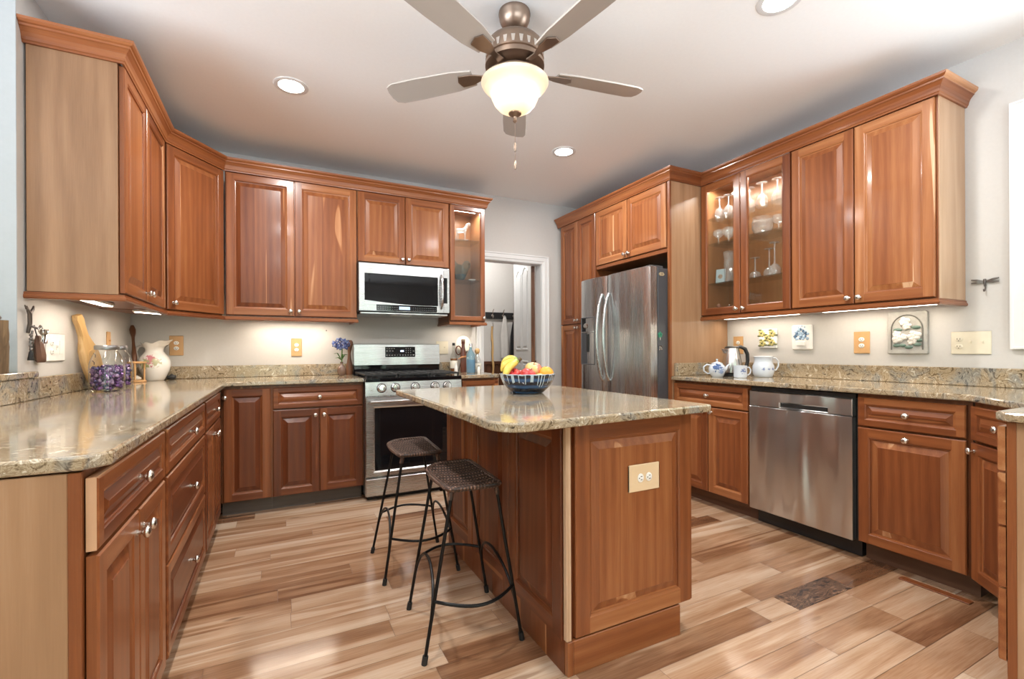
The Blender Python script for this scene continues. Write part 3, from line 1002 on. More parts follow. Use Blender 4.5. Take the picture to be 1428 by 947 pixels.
tag(p, 'tall tan wood side panel standing between refrigerator and coffee corner counter', 'panel')
mb = MB(); mb.board(.5, 2, .03); mb.box(-.001, .023, -.018, -.0002, 0, 2.4155, .001); mb.build('front_edge', 'cherry', p)

# ------------------------------------------------------------------ mouldings swept along cabinet tops and bottoms
def sweep(path, prof, name, mat='cherry', tone=.5, right=True):
    """path: xy list; prof: (outward, z); outward is to the right of travel"""
    mb = MB()
    P = [Vector(p) for p in path]
    n = len(P)
    offs = []
    for i in range(n):
        a = (P[i] - P[i - 1]).normalized() if i > 0 else (P[1] - P[0]).normalized()
        b = (P[i + 1] - P[i]).normalized() if i < n - 1 else a
        na, nb = Vector((a.y, -a.x)), Vector((b.y, -b.x))
        offs.append((na + nb) / (1 + na.dot(nb)))
    for i in range(n - 1):
        d = P[i + 1] - P[i]
        ang = math.atan2(d.y, d.x)
        mb.board(tone, 0, .10)
        i0 = len(mb.v)
        ra = [(P[i] + offs[i] * o).to_tuple() + (z,) for o, z in prof]
        rb = [(P[i + 1] + offs[i + 1] * o).to_tuple() + (z,) for o, z in prof]
        ia, ib = mb.add(ra), mb.add(rb)
        rot = Matrix.Rotation(-ang, 3, 'Z')
        def gface(idx):
            mb.f.append(tuple(idx)); mb.gr.append([mb._g(tuple(rot @ Vector(mb.v[k]))) for k in idx]); mb.tn.append(mb.tone); mb.mi.append(0); mb.sm.append(False)
        m = len(prof)
        for k in range(m):
            gface((ia[k], ib[k], ib[(k + 1) % m], ia[(k + 1) % m]))
        if i == 0: gface(ia)
        if i == n - 2: gface(ib[::-1])
    return mb.build(name, mat)
CRP = [(-.003, 2.4165), (.006, 2.4165), (.008, 2.424), (.012, 2.428), (.014, 2.440), (.019, 2.455), (.030, 2.470), (.036, 2.474), (.037, 2.482), (.044, 2.486), (.050, 2.494), (.052, 2.505), (-.003, 2.505)]
CRP = [(o, z) for o, z in CRP]
dlt = .006
o = sweep([(LWX + .001, 2.652), (-.625, 2.652), (-.625, 3.520), (-.347, 3.8935), (1.700, 3.8935), (1.700, BWY - .001)], [(a + .0, b) for a, b in CRP], 'crown_molding')
tag(o, 'cherry crown molding along the tops of the left and back upper cabinets', 'molding')
o = sweep([(2.680, BWY - .03), (2.680, 2.615), (3.014, 2.615), (3.014, 1.126), (RWX - .001, 1.126)], CRP, 'crown_molding')
tag(o, 'cherry crown molding along the tops of the right wall and refrigerator cabinets', 'molding')
LRP = [(-.02, 1.345), (.004, 1.345), (.008, 1.350), (.008, 1.358), (.003, 1.364), (.003, 1.3735), (-.02, 1.3735)]
o = sweep([(LWX + .001, 2.655), (-.622, 2.655), (-.622, 3.522), (-.344, 3.8925), (.5685, 3.8925), (.5685, BWY - .001)], LRP, 'light_rail')
tag(o, 'cherry light rail under the left and corner upper cabinets', 'molding')
o = sweep([(1.351, BWY - .001), (1.351, 3.8925), (1.699, 3.8925), (1.699, BWY - .001)], LRP, 'light_rail')
tag(o, 'short cherry light rail under the narrow glass cabinet by the doorway', 'molding')
o = sweep([(3.014, 2.617), (3.014, 1.128), (RWX - .001, 1.128)], LRP, 'light_rail')
tag(o, 'cherry light rail under the right wall upper cabinets', 'molding')

# =================================================================== WORKTOPS
ZC0, ZC1 = .884, .914
def strip(mb, x0, x1, y0, y1, z0, z1): mb.box(x0, x1, y0, y1, z0, z1, .003)
mb = MB()
mb.prism([(LWX + .001, 1.185), (-.345, 1.185), (-.3066, 1.222), (-.3066, 3.5796), (.568, 3.5796), (.568, BWY - .001), (LWX + .001, BWY - .001)], ZC0, ZC1, .006)
ct = mb.build('countertop', 'granite')
tag(ct, 'l-shaped granite countertop over the left and back left base cabinets', 'countertop', 'granite worktops')
mb = MB(); strip(mb, LWX + .001, LWX + .021, 1.19, BWY - .022, ZC1 + .0005, 1.0085); mb.build('backsplash', 'granite', ct)
mb = MB(); strip(mb, LWX + .001, .568, BWY - .021, BWY - .001, ZC1 + .0005, 1.0085); mb.build('backsplash', 'granite', ct)
mb = MB()
mb.prism([(LWX - .16, 1.12), (LWX + .027, 1.12), (LWX + .027, 2.71), (LWX + .0005, 2.71), (LWX + .0005, 2.599), (LWX - .16, 2.599)], 1.0095, 1.036, .004)
o = mb.build('ledge_cap', 'granite')
tag(o, 'granite cap on the low pass-through wall above the left countertop', 'countertop')
mb = MB()
mb.prism([(1.338, 3.5796), (1.66, 3.5796), (1.702, 3.625), (1.702, BWY - .001), (1.338, BWY - .001)], ZC0, ZC1, .006)
ct = mb.build('countertop', 'granite')
tag(ct, 'small granite countertop with bottles, between range and doorway', 'countertop', 'granite worktops')
mb = MB(); strip(mb, 1.338, 1.47, BWY - .021, BWY - .001, ZC1 + .0005, 1.0085); mb.build('backsplash', 'granite', ct)
mb = MB()
mb.prism([(RWX - .001, 2.6185), (2.6905, 2.6185), (2.6905, .905), (2.405, .632), (2.075, .632), (2.045, .602), (2.045, -.01), (RWX - .001, -.01)][::-1] if False else
         [(RWX - .001, -.01), (RWX - .001, 2.6185), (2.6905, 2.6185), (2.6905, .905), (2.405, .632), (2.075, .632), (2.045, .602), (2.045, -.01)], ZC0, ZC1, .006)
ct = mb.build('countertop', 'granite')
tag(ct, 'long granite countertop along the right wall, turning into the peninsula', 'countertop', 'granite worktops')
mb = MB(); strip(mb, RWX - .021, RWX - .001, .0, 2.6185, ZC1 + .0005, 1.0125); mb.build('backsplash', 'granite', ct)
mb = MB(); strip(mb, 2.72, RWX - .022, 2.5985, 2.6185, ZC1 + .0005, 1.0125); mb.build('backsplash', 'granite', ct)

# =================================================================== ISLAND
ZI0, ZI1 = .872, .902
IX0, IX1, IY0, IY1 = .868, 1.468, 1.339, 2.555
isl = thing('kitchen_island', 'cherry kitchen island with raised panels and a horizontal socket on its end', 'island', ((IX0 + IX1) / 2, (IY0 + IY1) / 2, 0))
ox, oy = (IX0 + IX1) / 2, (IY0 + IY1) / 2
mb = MB(); mb.board(.42, 2, .03)
mb.box(IX0 - ox + .016, IX1 - ox, IY0 - oy, IY1 - oy, .115, ZI0 - .001)
mb.build('body', 'cherry', isl)
mb = MB(); mb.board(.5, 0, .03)
mb.box(IX0 - ox + .03, 1.40 - ox, 1.321 - oy, 1.339 - oy, 0, .118, .002)
mb.board(.5, 2, .03); mb.box(IX0 - ox + .006, IX0 - ox + .03, 1.320 - oy, 1.345 - oy, 0, .118, .002)
mb.build('end_plinth', 'cherry', isl)
mb = MB()
yy = IY0
while yy < IY1 - .001:
    mb.board(.35, 2, .06); y2 = min(IY1, yy + .12)
    mb.box(IX0 - ox + .004, IX0 - ox + .018, yy - oy + .0006, y2 - oy - .0006, 0, .17)
    yy += .12
mb.board(.4, 0); mb.box(.0 + IX0 - ox + .3, 1.40 - ox, IY0 - oy + .03, IY1 - oy - .07, 0, .115)
mb.build('base_board', 'cherry', isl)
# end panel facing us
def pan(w, h, loc, rz, tone, fw=.075, nm='panel'):
    return raised(w, h, fw, tone=tone).build(nm, 'cherry', isl, loc, (0, 0, rz))
pan(.552, .745, (IX0 + .038 - ox, IY0 - oy - .0005, .122), 0, .55, .068)
mb = MB(); mb.board(.5, 2); mb.box(IX0 + .592 - ox, IX1 - ox + .002, IY0 - oy - .012, IY0 - oy - .0005, .122, ZI0 - .004, .002)
mb.build('corner_stile', 'cherry', isl)
mb = MB(); mb.board(.75, 2); mb.box(IX0 - ox + .0005, IX0 + .021 - ox, IY0 - oy - .02, IY0 - oy - .0005, .122, ZI0 - .004, .002)
o = mb.build('corner_stile', 'veneer', isl); o['label'] = 'pale corner strip'
# three panels on the seating side
yl = [2.553, 2.165, 1.752, 1.342]
for k in range(3):
    w = yl[k] - yl[k + 1]
    pan(w, .755, (IX0 - ox + .0155, yl[k] - oy, .112), -PI / 2, .36, .068)
# doors and drawers on the working side (face +X)
for k in range(2):
    w = .6
    o = raised(w, .145, .042, tone=.5, horiz=True).build('drawer', 'cherry', isl, (IX1 - ox + .0008, 1.342 + k * .605 - oy, .716), (0, 0, PI / 2)); knob(o, w / 2, .07)
    for j in range(2):
        o = raised(w / 2, .595, .058, tone=.5).build('door', 'cherry', isl, (IX1 - ox + .0008, 1.342 + k * .605 + j * .301 - oy, .118), (0, 0, PI / 2)); knob(o, .27 if j == 0 else .03, .55)
# socket on the island end
def outlet(parent_or_none, loc, rz, plate, horiz=False, label=None, w=.074, h=.118, group=None):
    """duplex socket; front toward local -Y"""
    mb = MB(); mb.board(.5, 2, .05)
    mb.box(-w / 2, w / 2, -.006, 0, -h / 2, h / 2, .003)
    rot = Euler((0, (PI / 2 if horiz else 0), 0)).to_matrix().to_4x4()
    mb.xf(rot)
    p = mb.build('wall_socket', plate, parent_or_none, loc, (0, 0, rz))
    if label: tag(p, label, 'outlet', group)
    for zz in (-.02, .02):
        mb = MB()
        mb.lathe([(.0165, 0), (.0165, .0025), (.015, .0035)], n=18, axis='Y', sq=(1, .86))
        mb.xf(rot @ Matrix.Translation((0, -.006, zz)))
        r = mb.build('receptacle', 'whiteplastic', p)
        mb = MB()
        for xx in (-.006, .006): mb.box(xx - .0012, xx + .0012, -.0005, 0, -.002, .006)
        mb.box(-.002, .002, -.0005, 0, -.010, -.006)
        mb.xf(rot @ Matrix.Translation((0, -.0096, zz)))
        mb.build('slot', 'slot', r)
    return p
o = outlet(None, ((1.138 + 1.285) / 2, IY0 - .0215 + .001, .643), 0, 'paleplate', True, 'pale wood socket plate mounted sideways on the island end panel', w=.1, h=.148)
# island top
def roundpoly(pts, rad, n=6):
    out = []
    m = len(pts)
    for i, p in enumerate(pts):
        r = rad[i]
        p = Vector(p)
        if r == 0:
            out.append(p.to_tuple()); continue
        a, b = (Vector(pts[i - 1]) - p).normalized(), (Vector(pts[(i + 1) % m]) - p).normalized()
        s, e2 = p + a * r, p + b * r
        for k in range(n + 1):
            t = k / n
            q = s * (1 - t) ** 2 + p * 2 * t * (1 - t) + e2 * t ** 2
            out.append(q.to_tuple())
    return out
mb = MB()
mb.prism(roundpoly([(.572, 1.262), (.628, 1.203), (1.505, 1.262), (1.512, 1.27), (1.515, 2.575), (.575, 2.575)], [.036, .036, 0, 0, .02, .02]), ZI0, ZI1, .006)
tag(mb.build('island_top', 'granite'), 'polished granite slab on top of the kitchen island, under the fruit bowl', 'countertop')

# =================================================================== APPLIANCES
# ---- gas range
rg = thing('range', 'stainless steel gas range with five knobs and black oven window', 'stove', (.568 + .378, 3.526, 0))
wr = .376
mb = MB(); mb.box(-wr, wr, .035, .66, .03, .902, .003); mb.build('body', 'steel', rg)
mb = MB(); mb.box(-wr + .02, wr - .02, .06, .6, 0, .03); mb.build('plinth', 'blackplastic', rg)
# bottom drawer
mb = MB(); mb.box(-wr, wr, .0, .034, .035, .166, .006); mb.build('drawer', 'steelx', rg)
# oven door
mb = MB()
x0, x1, z0, z1 = -wr, wr, .178, .772
a, b, c2, d = x0 + .065, x1 - .065, z0 + .045, .690
def fr(mb, x0, x1, z0, z1, a, b, c, d, y0, y1, lip=.012):
    """a slab front with a rectangular opening and a sloped lip"""
    O = lambda y, e=0: [(x0 + e, y, z0 + e), (x1 - e, y, z0 + e), (x1 - e, y, z1 - e), (x0 + e, y, z1 - e)]
    I = lambda y, e=0: [(a - e, y, c - e), (b + e, y, c - e), (b + e, y, d + e), (a - e, y, d + e)]
    mb.loft([O(y1), O(y0 + .004), O(y0, .004), I(y0, lip), I(y0 + .008, 0), I(y1, 0)], False, False, False)
fr(mb, x0, x1, z0, z1, a, b, c2, d, .0, .034)
od = mb.build('oven_door', 'steelx', rg)
mb = MB(); mb.box(a - .001, b + .001, .009, .013, c2 - .001, d + .001); mb.build('oven_window', 'blackglass', od)
mb = MB()
mb.tube([(x0 + .03, -.045, .742), (x1 - .03, -.045, .742)], .0125, 14)
for xx in (x0 + .05, x1 - .05): mb.box(xx - .012, xx + .012, -.045, .002, .730, .754, .004)
mb.build('handle', 'steelx', od)
# control panel, sloping a little
mb = MB()
mb.loft([[(-wr, .002, .782), (-wr, .034, .782), (-wr, .07, .884), (-wr, .012, .884)], [(wr, .002, .782), (wr, .034, .782), (wr, .07, .884), (wr, .012, .884)]], True, True, False)
cp = mb.build('control_panel', 'steelx', rg)
for kx in (.687, .791, .943, 1.100, 1.201):
    rb = MB(); rb.lathe([(.036, 0), (.036, .004), (.030, .0045)], n=24, axis='Y'); rr_ = rb.build('knob_bezel', 'blackplastic', rg, (kx - .946, .0075, .838)); rr_.rotation_euler = (-.09, 0, 0)
    kb = MB()
    kb.lathe([(.031, 0), (.031, .006), (.026, .008), (.0245, .030), (.022, .034), (.004, .0345)], n=22, axis='Y')
    kb.box(-.004, .004, -.041, -.030, -.019, .019, .002)
    k = kb.build('knob', 'chrome', rg, (kx - .946, .006, .838)); k.rotation_euler = (-.09, 0, 0)
# cooktop
mb = MB(); mb.box(-wr + .001, wr - .001, -.002, .5795, 0.886, .9145, .004); mb.build('cooktop', 'blackglass', rg)
for gx in (-.25, 0, .25):
    mb = MB()
    w = .118
    z = .936
    for xx in (-w, -w / 3, w / 3, w): mb.box(gx + xx - .005, gx + xx + .005, .05, .55, z - .008, z + .006, .002)
    for yy in (.05, .175, .30, .425, .545): mb.box(gx - w, gx + w, yy - .005, yy + .005, z - .008, z + .006, .002)
    for xx in (-w + .005, w - .005):
        for yy in (.055, .54): mb.box(gx + xx - .006, gx + xx + .006, yy - .006, yy + .006, .9135, z)
    mb.build('grate', 'castiron', rg)
for bx, by, r in ((-.25, .16, .045), (-.25, .43, .035), (0, .30, .05), (.25, .16, .04), (.25, .43, .035)):
    mb = MB(); mb.lathe([(r * 1.2, 0), (r * 1.2, .006), (r, .008), (r, .014), (r * .8, .017)], (bx, by, .9135), 18); mb.build('burner', 'castiron', rg)
# backguard
mb = MB(); mb.box(-wr, wr, .58, .62, .905, 1.0, .002); mb.build('rear_vent', 'blackglass', rg)
mb = MB()
mb.loft([[(-wr, .575, .995), (-wr, .66, .995), (-wr, .66, 1.178), (-wr, .60, 1.178), (-wr, .585, 1.172)], [(wr, .575, .995), (wr, .66, .995), (wr, .66, 1.178), (wr, .60, 1.178), (wr, .585, 1.172)]], True, True, False)
bgd = mb.build('back_guard', 'steelx', rg)
mb = MB()
sl = .010 / .177
mb.loft([[(x, .5735 + sl * (z - .995), z) for x, z in ((-.115, 1.062), (.150, 1.062), (.150, 1.152), (-.115, 1.152))], [(x, .580 + sl * (z - .995), z) for x, z in ((-.115, 1.062), (.150, 1.062), (.150, 1.152), (-.115, 1.152))]], True, True, False)
dp = mb.build('display', 'blackglass', rg)
mb = MB()
for k in range(11): mb.box(-.108 + k * .0235, -.108 + k * .0235 + .010, .5733, .577, 1.076, 1.082)
for k in range(4): mb.box(-.106 + k * .021, -.094 + k * .021, .5762, .583, 1.134, 1.138)
for k in range(3): mb.box(-.106 + k * .025, -.094 + k * .025, .5752, .582, 1.113, 1.119)
for r in range(3):
    for k in range(3): mb.box(.065 + k * .02, .070 + k * .02, .5742 + r * .001, .580 + r * .001, 1.098 + r * .018, 1.103 + r * .018)
for z in (1.078, 1.112): mb.box(.128, .141, .5738, .580, z, z + .005)
mb.build('key_markings', plain('grey_print', (.5, .5, .5), .5), dp)
mb = MB(); mb.box(.018, .046, .5752, .582, 1.108, 1.122); mb.build('clock_digits', plain('lit_digits', (.2, .25, .4), .4, emit=(.65, .75, 1.0), es=2.5), dp)

# ---- microwave
mw = thing('microwave', 'stainless over-the-range microwave with black window and curved handle', 'microwave', (.946, 3.815, 1.433))
w2 = .376
mb = MB(); mb.box(-w2 - .004, w2 + .0, .03, .40, .0, .40, .003); mb.build('body', 'blackplastic', mw)
mb = MB()
# door face with a window whose lower edge sags in a curve
n = 24
xs = [-.334 + (.334 + .272) * k / n for k in range(n + 1)]
def low(x):
    t = (x + .334) / (.334 + .272)
    return .092 - .030 * math.sin(PI * min(1, t * .62) ) 
top, lowp = .309, [low(x) for x in xs]
F0, X0, X1 = .0, -w2, .322
for k in range(n):
    mb.poly([(xs[k], F0, .008), (xs[k + 1], F0, .008), (xs[k + 1], F0, lowp[k + 1]), (xs[k], F0, lowp[k])])
    mb.poly([(xs[k], F0, top), (xs[k + 1], F0, top), (xs[k + 1], F0, .388), (xs[k], F0, .388)])
    mb.poly([(xs[k], F0, lowp[k]), (xs[k + 1], F0, lowp[k + 1]), (xs[k + 1], .006, lowp[k + 1]), (xs[k], .006, lowp[k])])
    mb.poly([(xs[k], .006, top), (xs[k + 1], .006, top), (xs[k + 1], F0, top), (xs[k], F0, top)])
mb.poly([(X0, F0, .008), (xs[0], F0, .008), (xs[0], F0, .388), (X0, F0, .388)])
mb.poly([(xs[-1], F0, .008), (X1, F0, .008), (X1, F0, .388), (xs[-1], F0, .388)])
mb.poly([(X0, F0, .008), (X0, F0, .388), (X0, .03, .388), (X0, .03, .008)])
mb.poly([(X0, F0, .388), (X1, F0, .388), (X1, .03, .388), (X0, .03, .388)])
mb.poly([(X0, .03, .008), (X1, .03, .008), (X1, F0, .008), (X0, F0, .008)])
mb.poly([(X1, F0, .388), (X1, F0, .008), (X1, .03, .008), (X1, .03, .388)])
md = mb.build('door', 'steelx', mw)
mb = MB(); mb.box(-.336, .274, .0055, .009, .055, .311); mb.build('window', 'blackglass', md)
mb = MB(); mb.box(-.242, .262, -.0012, .0006, .010, .060, .0005); db = mb.build('button_strip', 'blackglass', md)
mb = MB()
for k in range(26):
    if 9 <= k <= 13: continue
    for r in range(2): mb.box(-.232 + k * .019, -.224 + k * .019, -.0016, -.001, .022 + r * .017, .0245 + r * .017)
mb.build('key_markings', plain('dim_print', (.28, .30, .30), .5), db)
mb = MB(); mb.box(-.06, .03, -.0016, -.001, .022, .048); mb.build('clock_display', plain('lit_display', (.3, .4, .5), .4, emit=(.55, .75, .95), es=.7), db)
mb = MB()
pts = [(.300, .002 - .048 * math.sin(PI * t) ** .5 if 0 < t < 1 else .002, .045 + .285 * t) for t in [k / 14 for k in range(15)]]
mb.tube(pts, [.011] * 15, 10, sq=1.0)
mb.build('handle', 'steel', md)
mb = MB(); mb.box(.3245, w2, .0, .03, .008, .388, .002); cpn = mb.build('side_trim', 'steelx', mw)
mb = MB(); mb.box(.3240, .355, -.001, .0005, .09, .309); mb.build('side_window', 'blackglass', mw)
mb = MB(); mb.box(-w2 + .01, w2 - .01, .02, .38, -.018, -.0005, .004); mb.build('underside', 'steel', mw)
mb = MB(); mb.box(-.11, .06, .05, .13, -.022, -.0182); o = mb.build('task_light', 'whiteplastic', mw)

# ---- refrigerator
fx = 2.497
fz = 1.752
rf = thing('refrigerator', 'stainless side by side refrigerator with bowed handles and ice dispenser', 'refrigerator', (fx, 3.541, 0), -PI / 2)
FW, SP = .898, .384
mb = MB(); mb.box(.002, FW - .002, .085, .78, .03, fz - .01, .004); mb.build('body', 'fridgeside', rf)
mb = MB(); mb.box(.02, FW - .02, .12, .7, 0, .03); mb.build('plinth', 'blackplastic', rf)
mb = MB(); mb.box(.02, .10, .03, .16, fz - .0095, fz + .012, .004); mb.box(FW - .10, FW - .02, .03, .16, fz - .0095, fz + .012, .004); mb.build('hinge_cover', 'fridgeside', rf)
def fdoor(x0, x1, nm):
    mb = MB()
    n = 12
    rings = []
    for z, e in ((.05, .004), (.054, 0), (fz - .004, 0), (fz, .004)):
        ring = [(x1 - e, .076, z), (x0 + e, .076, z)]
        for k in range(n + 1):
            t = k / n
            x = x0 + e + (x1 - x0 - 2 * e) * t
            edge = min(t, 1 - t) * (x1 - x0)
            y = -.012 * math.sin(PI * t) + (.012 * (1 - edge / .014) ** 2 if edge < .014 else 0) + e
            ring.append((x, y, z))
        rings.append(ring[::-1])
    mb.loft(rings, True, True, True)
    return mb.build(nm, 'steel', rf, sharp=30)
d1_ = fdoor(.002, SP - .003, 'freezer_door')
d2_ = fdoor(SP + .003, FW - .002, 'door')
for dd, hx in ((d1_, SP - .045), (d2_, SP + .045)):
    mb = MB()
    pts = [(hx, -.010 - .062 * (math.sin(PI * t) ** .6 if 0 < t < 1 else 0), .86 + .735 * t) for t in [k / 20 for k in range(21)]]
    mb.tube(pts, .013, 10)
    mb.build('handle', 'steel', dd)
mb = MB()
fr(mb, .030, .235, .985, 1.412, .040, .225, .995, 1.402, -.016, .002, .004)
ds = mb.build('ice_dispenser', 'fridgeside', d1_)
mb = MB(); mb.box(.040, .225, -.0085, -.005, 1.285, 1.402); mb.build('control_glass', 'blackglass', ds)
mb = MB(); mb.box(.040, .225, -.0145, -.004, 1.272, 1.2845, .002); mb.build('chute_lip', 'chrome', ds)
mb = MB(); mb.box(.040, .225, -.010, -.006, .995, 1.2715); mb.build('recess', 'fridgeside', ds)
mb = MB(); mb.box(.115, .15, -.018, -.010, 1.10, 1.26, .004); mb.build('paddle', 'blackplastic', ds)
mb = MB(); mb.ball((.10, -.0125, 1.335), .03, 12, 8, (1.2, .12, .8)); mb.build('ice_icon_plate', 'nickel', ds)
mb = MB(); mb.box(.80, .86, -.0075, -.0040, 1.655, 1.662); 
# magnets on the side
def magnet(mb, nm, loc, label, mat):
    o = mb.build(nm, mat, None, loc)
    return tag(o, label, 'magnet')
MGY = 2.6448
mg = thing('magnet', 'green leafy sprig magnet on the dark refrigerator side', 'magnet', (2.600, MGY, 1.214))
GREEN = plain('green_enamel', (.02, .22, .13), .3)
mb = MB()
for k in range(5):
    a = PI / 2 + k * 2 * PI / 5
    mb.ball((.014 * math.cos(a), -.004, .016 + .014 * math.sin(a)), .011, 10, 6, (1, .3, 1))
mb.build('leaf', GREEN, mg)
mb = MB(); mb.box(-.004, .004, -.006, -.0005, -.026, .004, .001); mb.build('stem', 'chrome', mg)
mg = thing('magnet', 'small silver clip magnet on the refrigerator side, below the green sprig', 'magnet', (2.603, MGY, 1.131))
mb = MB(); mb.box(-.016, .016, -.010, -.0005, -.016, .016, .004); mb.build('clip_body', 'chrome', mg)
mb = MB(); mb.tube([(-.012, -.012, -.01), (0, -.022, .0), (.012, -.012, .012)], .003, 8); mb.build('lever', 'blackplastic', mg)
mg = thing('magnet', 'small brown and white flower magnet at the top of the refrigerator side', 'magnet', (2.618, MGY, 1.695))
mb = MB()
for k in range(6):
    a = k * PI / 3
    mb.ball((.018 * math.cos(a), -.004, .009 * math.sin(a)), .010, 8, 6, (1.2, .3, .7))
mb.build('petal', plain('tan_glaze', (.42, .33, .2), .3), mg)
mb = MB(); mb.ball((0, -.006, 0), .007, 8, 6, (1, .6, 1)); mb.build('centre', 'bronze', mg)

# ---- dishwasher
dwt = thing('dishwasher', 'stainless steel dishwasher with pocket handle, under the right countertop', 'dishwasher', (2.7116, 1.978, 0), -PI / 2)
WD = .604
mb = MB(); mb.box(.002, WD + .008, .04, .58, .10, .876); mb.build('body', 'blackplastic', dwt)
mb = MB(); mb.box(.01, WD + .006, .075, .12, .004, .0995); mb.build('toe_kick', 'blackplastic', dwt)
mb = MB()
fr(mb, .002, WD - .002, .757, .851, .205, .475, .765, .789, .0, .034, .006)
mb.box(.205, .475, .020, .033, .765, .789)
hp = mb.build('handle_panel', 'dwsteel', dwt)
mb = MB(); mb.box(.21, .47, .010, .0195, .766, .788); mb.build('pocket', 'darkgap', hp)
mb = MB()
n = 10
rings = []
for z, e in ((.098, .004), (.102, 0), (.752, 0), (.755, .003)):
    rings.append([(.002 + e, .034, z), (.002 + e, .0 + e, z), (WD - .002 - e, .0 + e, z), (WD - .002 - e, .034, z)])
mb.loft(rings, True, True, False)
mb.build('door', 'dwsteel', dwt)
mb = MB(); mb.box(.004, WD + .006, .02, .04, .853, .876); mb.build('top_strip', 'blackplastic', dwt)
mb = MB(); mb.box(.39, .45, -.0004, .001, .105, .109)

# =================================================================== LAMPS
# recessed cans
def can(loc, label):
    t = thing('ceiling_light', label, 'light', (loc[0], loc[1], CEIL), 0, 'recessed ceiling lights')
    mb = MB(); mb.lathe([(.068, -.004), (.088, -.006), (.094, -.003), (.095, -.0005)], n=32, cap0=False, cap1=False); mb.build('trim_ring', 'trim', t)
    mb = MB(); mb.lathe([(.001, -.003), (.069, -.003)], n=32, cap0=False, cap1=False); o = mb.build('lens', 'lamp', t)
    l = bpy.data.lights.new('ceiling_light_beam', 'AREA'); l.shape = 'DISK'; l.size = .13; l.energy = CANW; l.color = (1, .965, .93)
    lo = bpy.data.objects.new('ceiling_light_beam', l); COL.objects.link(lo); lo.parent = t; lo.location = (0, 0, -.012)
    return t
CANW = 25
can((.071, 3.0), 'round recessed ceiling light over the back left counter, left of the fan')
can((2.002, 3.05), 'round recessed ceiling light in front of the refrigerator, right of the fan')
can((2.002, 1.30), 'round recessed ceiling light cut by the top edge of the picture')
can((.071, 1.30), 'round recessed ceiling light near us over the left counter end')
can((.071, -.9), 'round recessed ceiling light behind us on the left')
can((2.002, -.9), 'round recessed ceiling light behind us on the right')
CANW = 20
can((2.25, 4.95), 'added unseen recessed ceiling light for the hall beyond the doorway')  # unseen lamp added to brighten the hall

# under-cabinet fixtures
def under(loc, L, rz, power, label, d=.05):
    t = thing('under_cabinet_light', label, 'light', loc, rz, 'under-cabinet light bars')
    mb = MB(); mb.box(-L / 2, L / 2, -d / 2, d / 2, -.016, -.0005, .003); mb.build('housing', 'whiteplastic', t)
    mb = MB(); mb.box(-L / 2 + .01, L / 2 - .01, -d / 2 + .006, d / 2 - .006, -.0185, -.0165); mb.build('lens', 'strip', t)
    l = bpy.data.lights.new('under_cabinet_glow', 'AREA'); l.shape = 'RECTANGLE'; l.size = L - .02; l.size_y = d - .01; l.energy = power; l.color = WARM
    lo = bpy.data.objects.new('under_cabinet_glow', l); COL.objects.link(lo); lo.parent = t; lo.location = (0, 0, -.021)
UZ = 1.3745
under((-.80, 2.93, UZ), .42, PI / 2, 1.7, 'light bar glowing under the left upper cabinet, nearest us')
under((-.66, 3.66, UZ), .38, math.radians(55), 2.6, 'light bar glowing under the upper corner cabinet')
under((.11, 4.08, UZ), .60, 0, 3.2, 'light bar under the back wall cabinet beside the microwave')
under((1.525, 4.06, UZ), .24, 0, 1.2, 'short light bar under the narrow glass cabinet')
under((3.20, 2.25, UZ), .60, PI / 2, 1.5, 'light bar under the double glass door cabinet')
under((3.20, 1.50, UZ), .60, PI / 2, 1.5, 'light bar under the right wall cabinet nearest the window')

# ceiling fan
FX, FY = .977, 1.895
fan = thing('ceiling_fan', 'bronze ceiling fan with five blades and a glowing glass bowl light', 'fan', (FX, FY, CEIL))
mb = MB(); mb.lathe([(.001, 0), (.072, -.0005), (.074, -.012), (.071, -.018), (.070, -.036), (.058, -.062), (.036, -.082), (.020, -.088)], n=32); mb.build('canopy', 'bronze', fan)
mb = MB(); mb.lathe([(.0165, -.085), (.0165, -.115), (.03, -.118), (.034, -.13)], n=20); mb.build('downrod', 'bronze', fan)
mb = MB(); mb.lathe([(.03, -.128), (.085, -.133), (.118, -.142), (.130, -.155), (.134, -.17), (.134, -.222), (.128, -.226), (.128, -.234), (.136, -.238), (.136, -.252), (.11, -.262), (.07, -.268)], n=40); hs = mb.build('motor_housing', 'bronze', fan)
mb = MB(); mb.loft([[(.1335, -.009, -.186), (.1335, .009, -.186), (.1335, .005, -.216), (.1335, -.005, -.216)], [(.1352, -.009, -.186), (.1352, .009, -.186), (.1352, .005, -.216), (.1352, -.005, -.216)]])
v0 = mb.build('vent_slot', 'nickel', hs)
for k in range(1, 24):
    v1 = v0.copy(); COL.objects.link(v1); v1.rotation_euler = (0, 0, k * 2 * PI / 24)
mb = MB(); mb.lathe([(.07, -.264), (.085, -.27), (.10, -.280), (.105, -.300), (.147, -.312), (.149, -.317), (.10, -.319)], n=36); mb.build('light_kit', 'bronze', fan)
BLADE = wood('fan_blade_wood', [(0.0, (0.34, .305, .275)), (.5, (.43, .395, .36)), (1.0, (.50, .465, .43))], rough=.45, amp=.5)
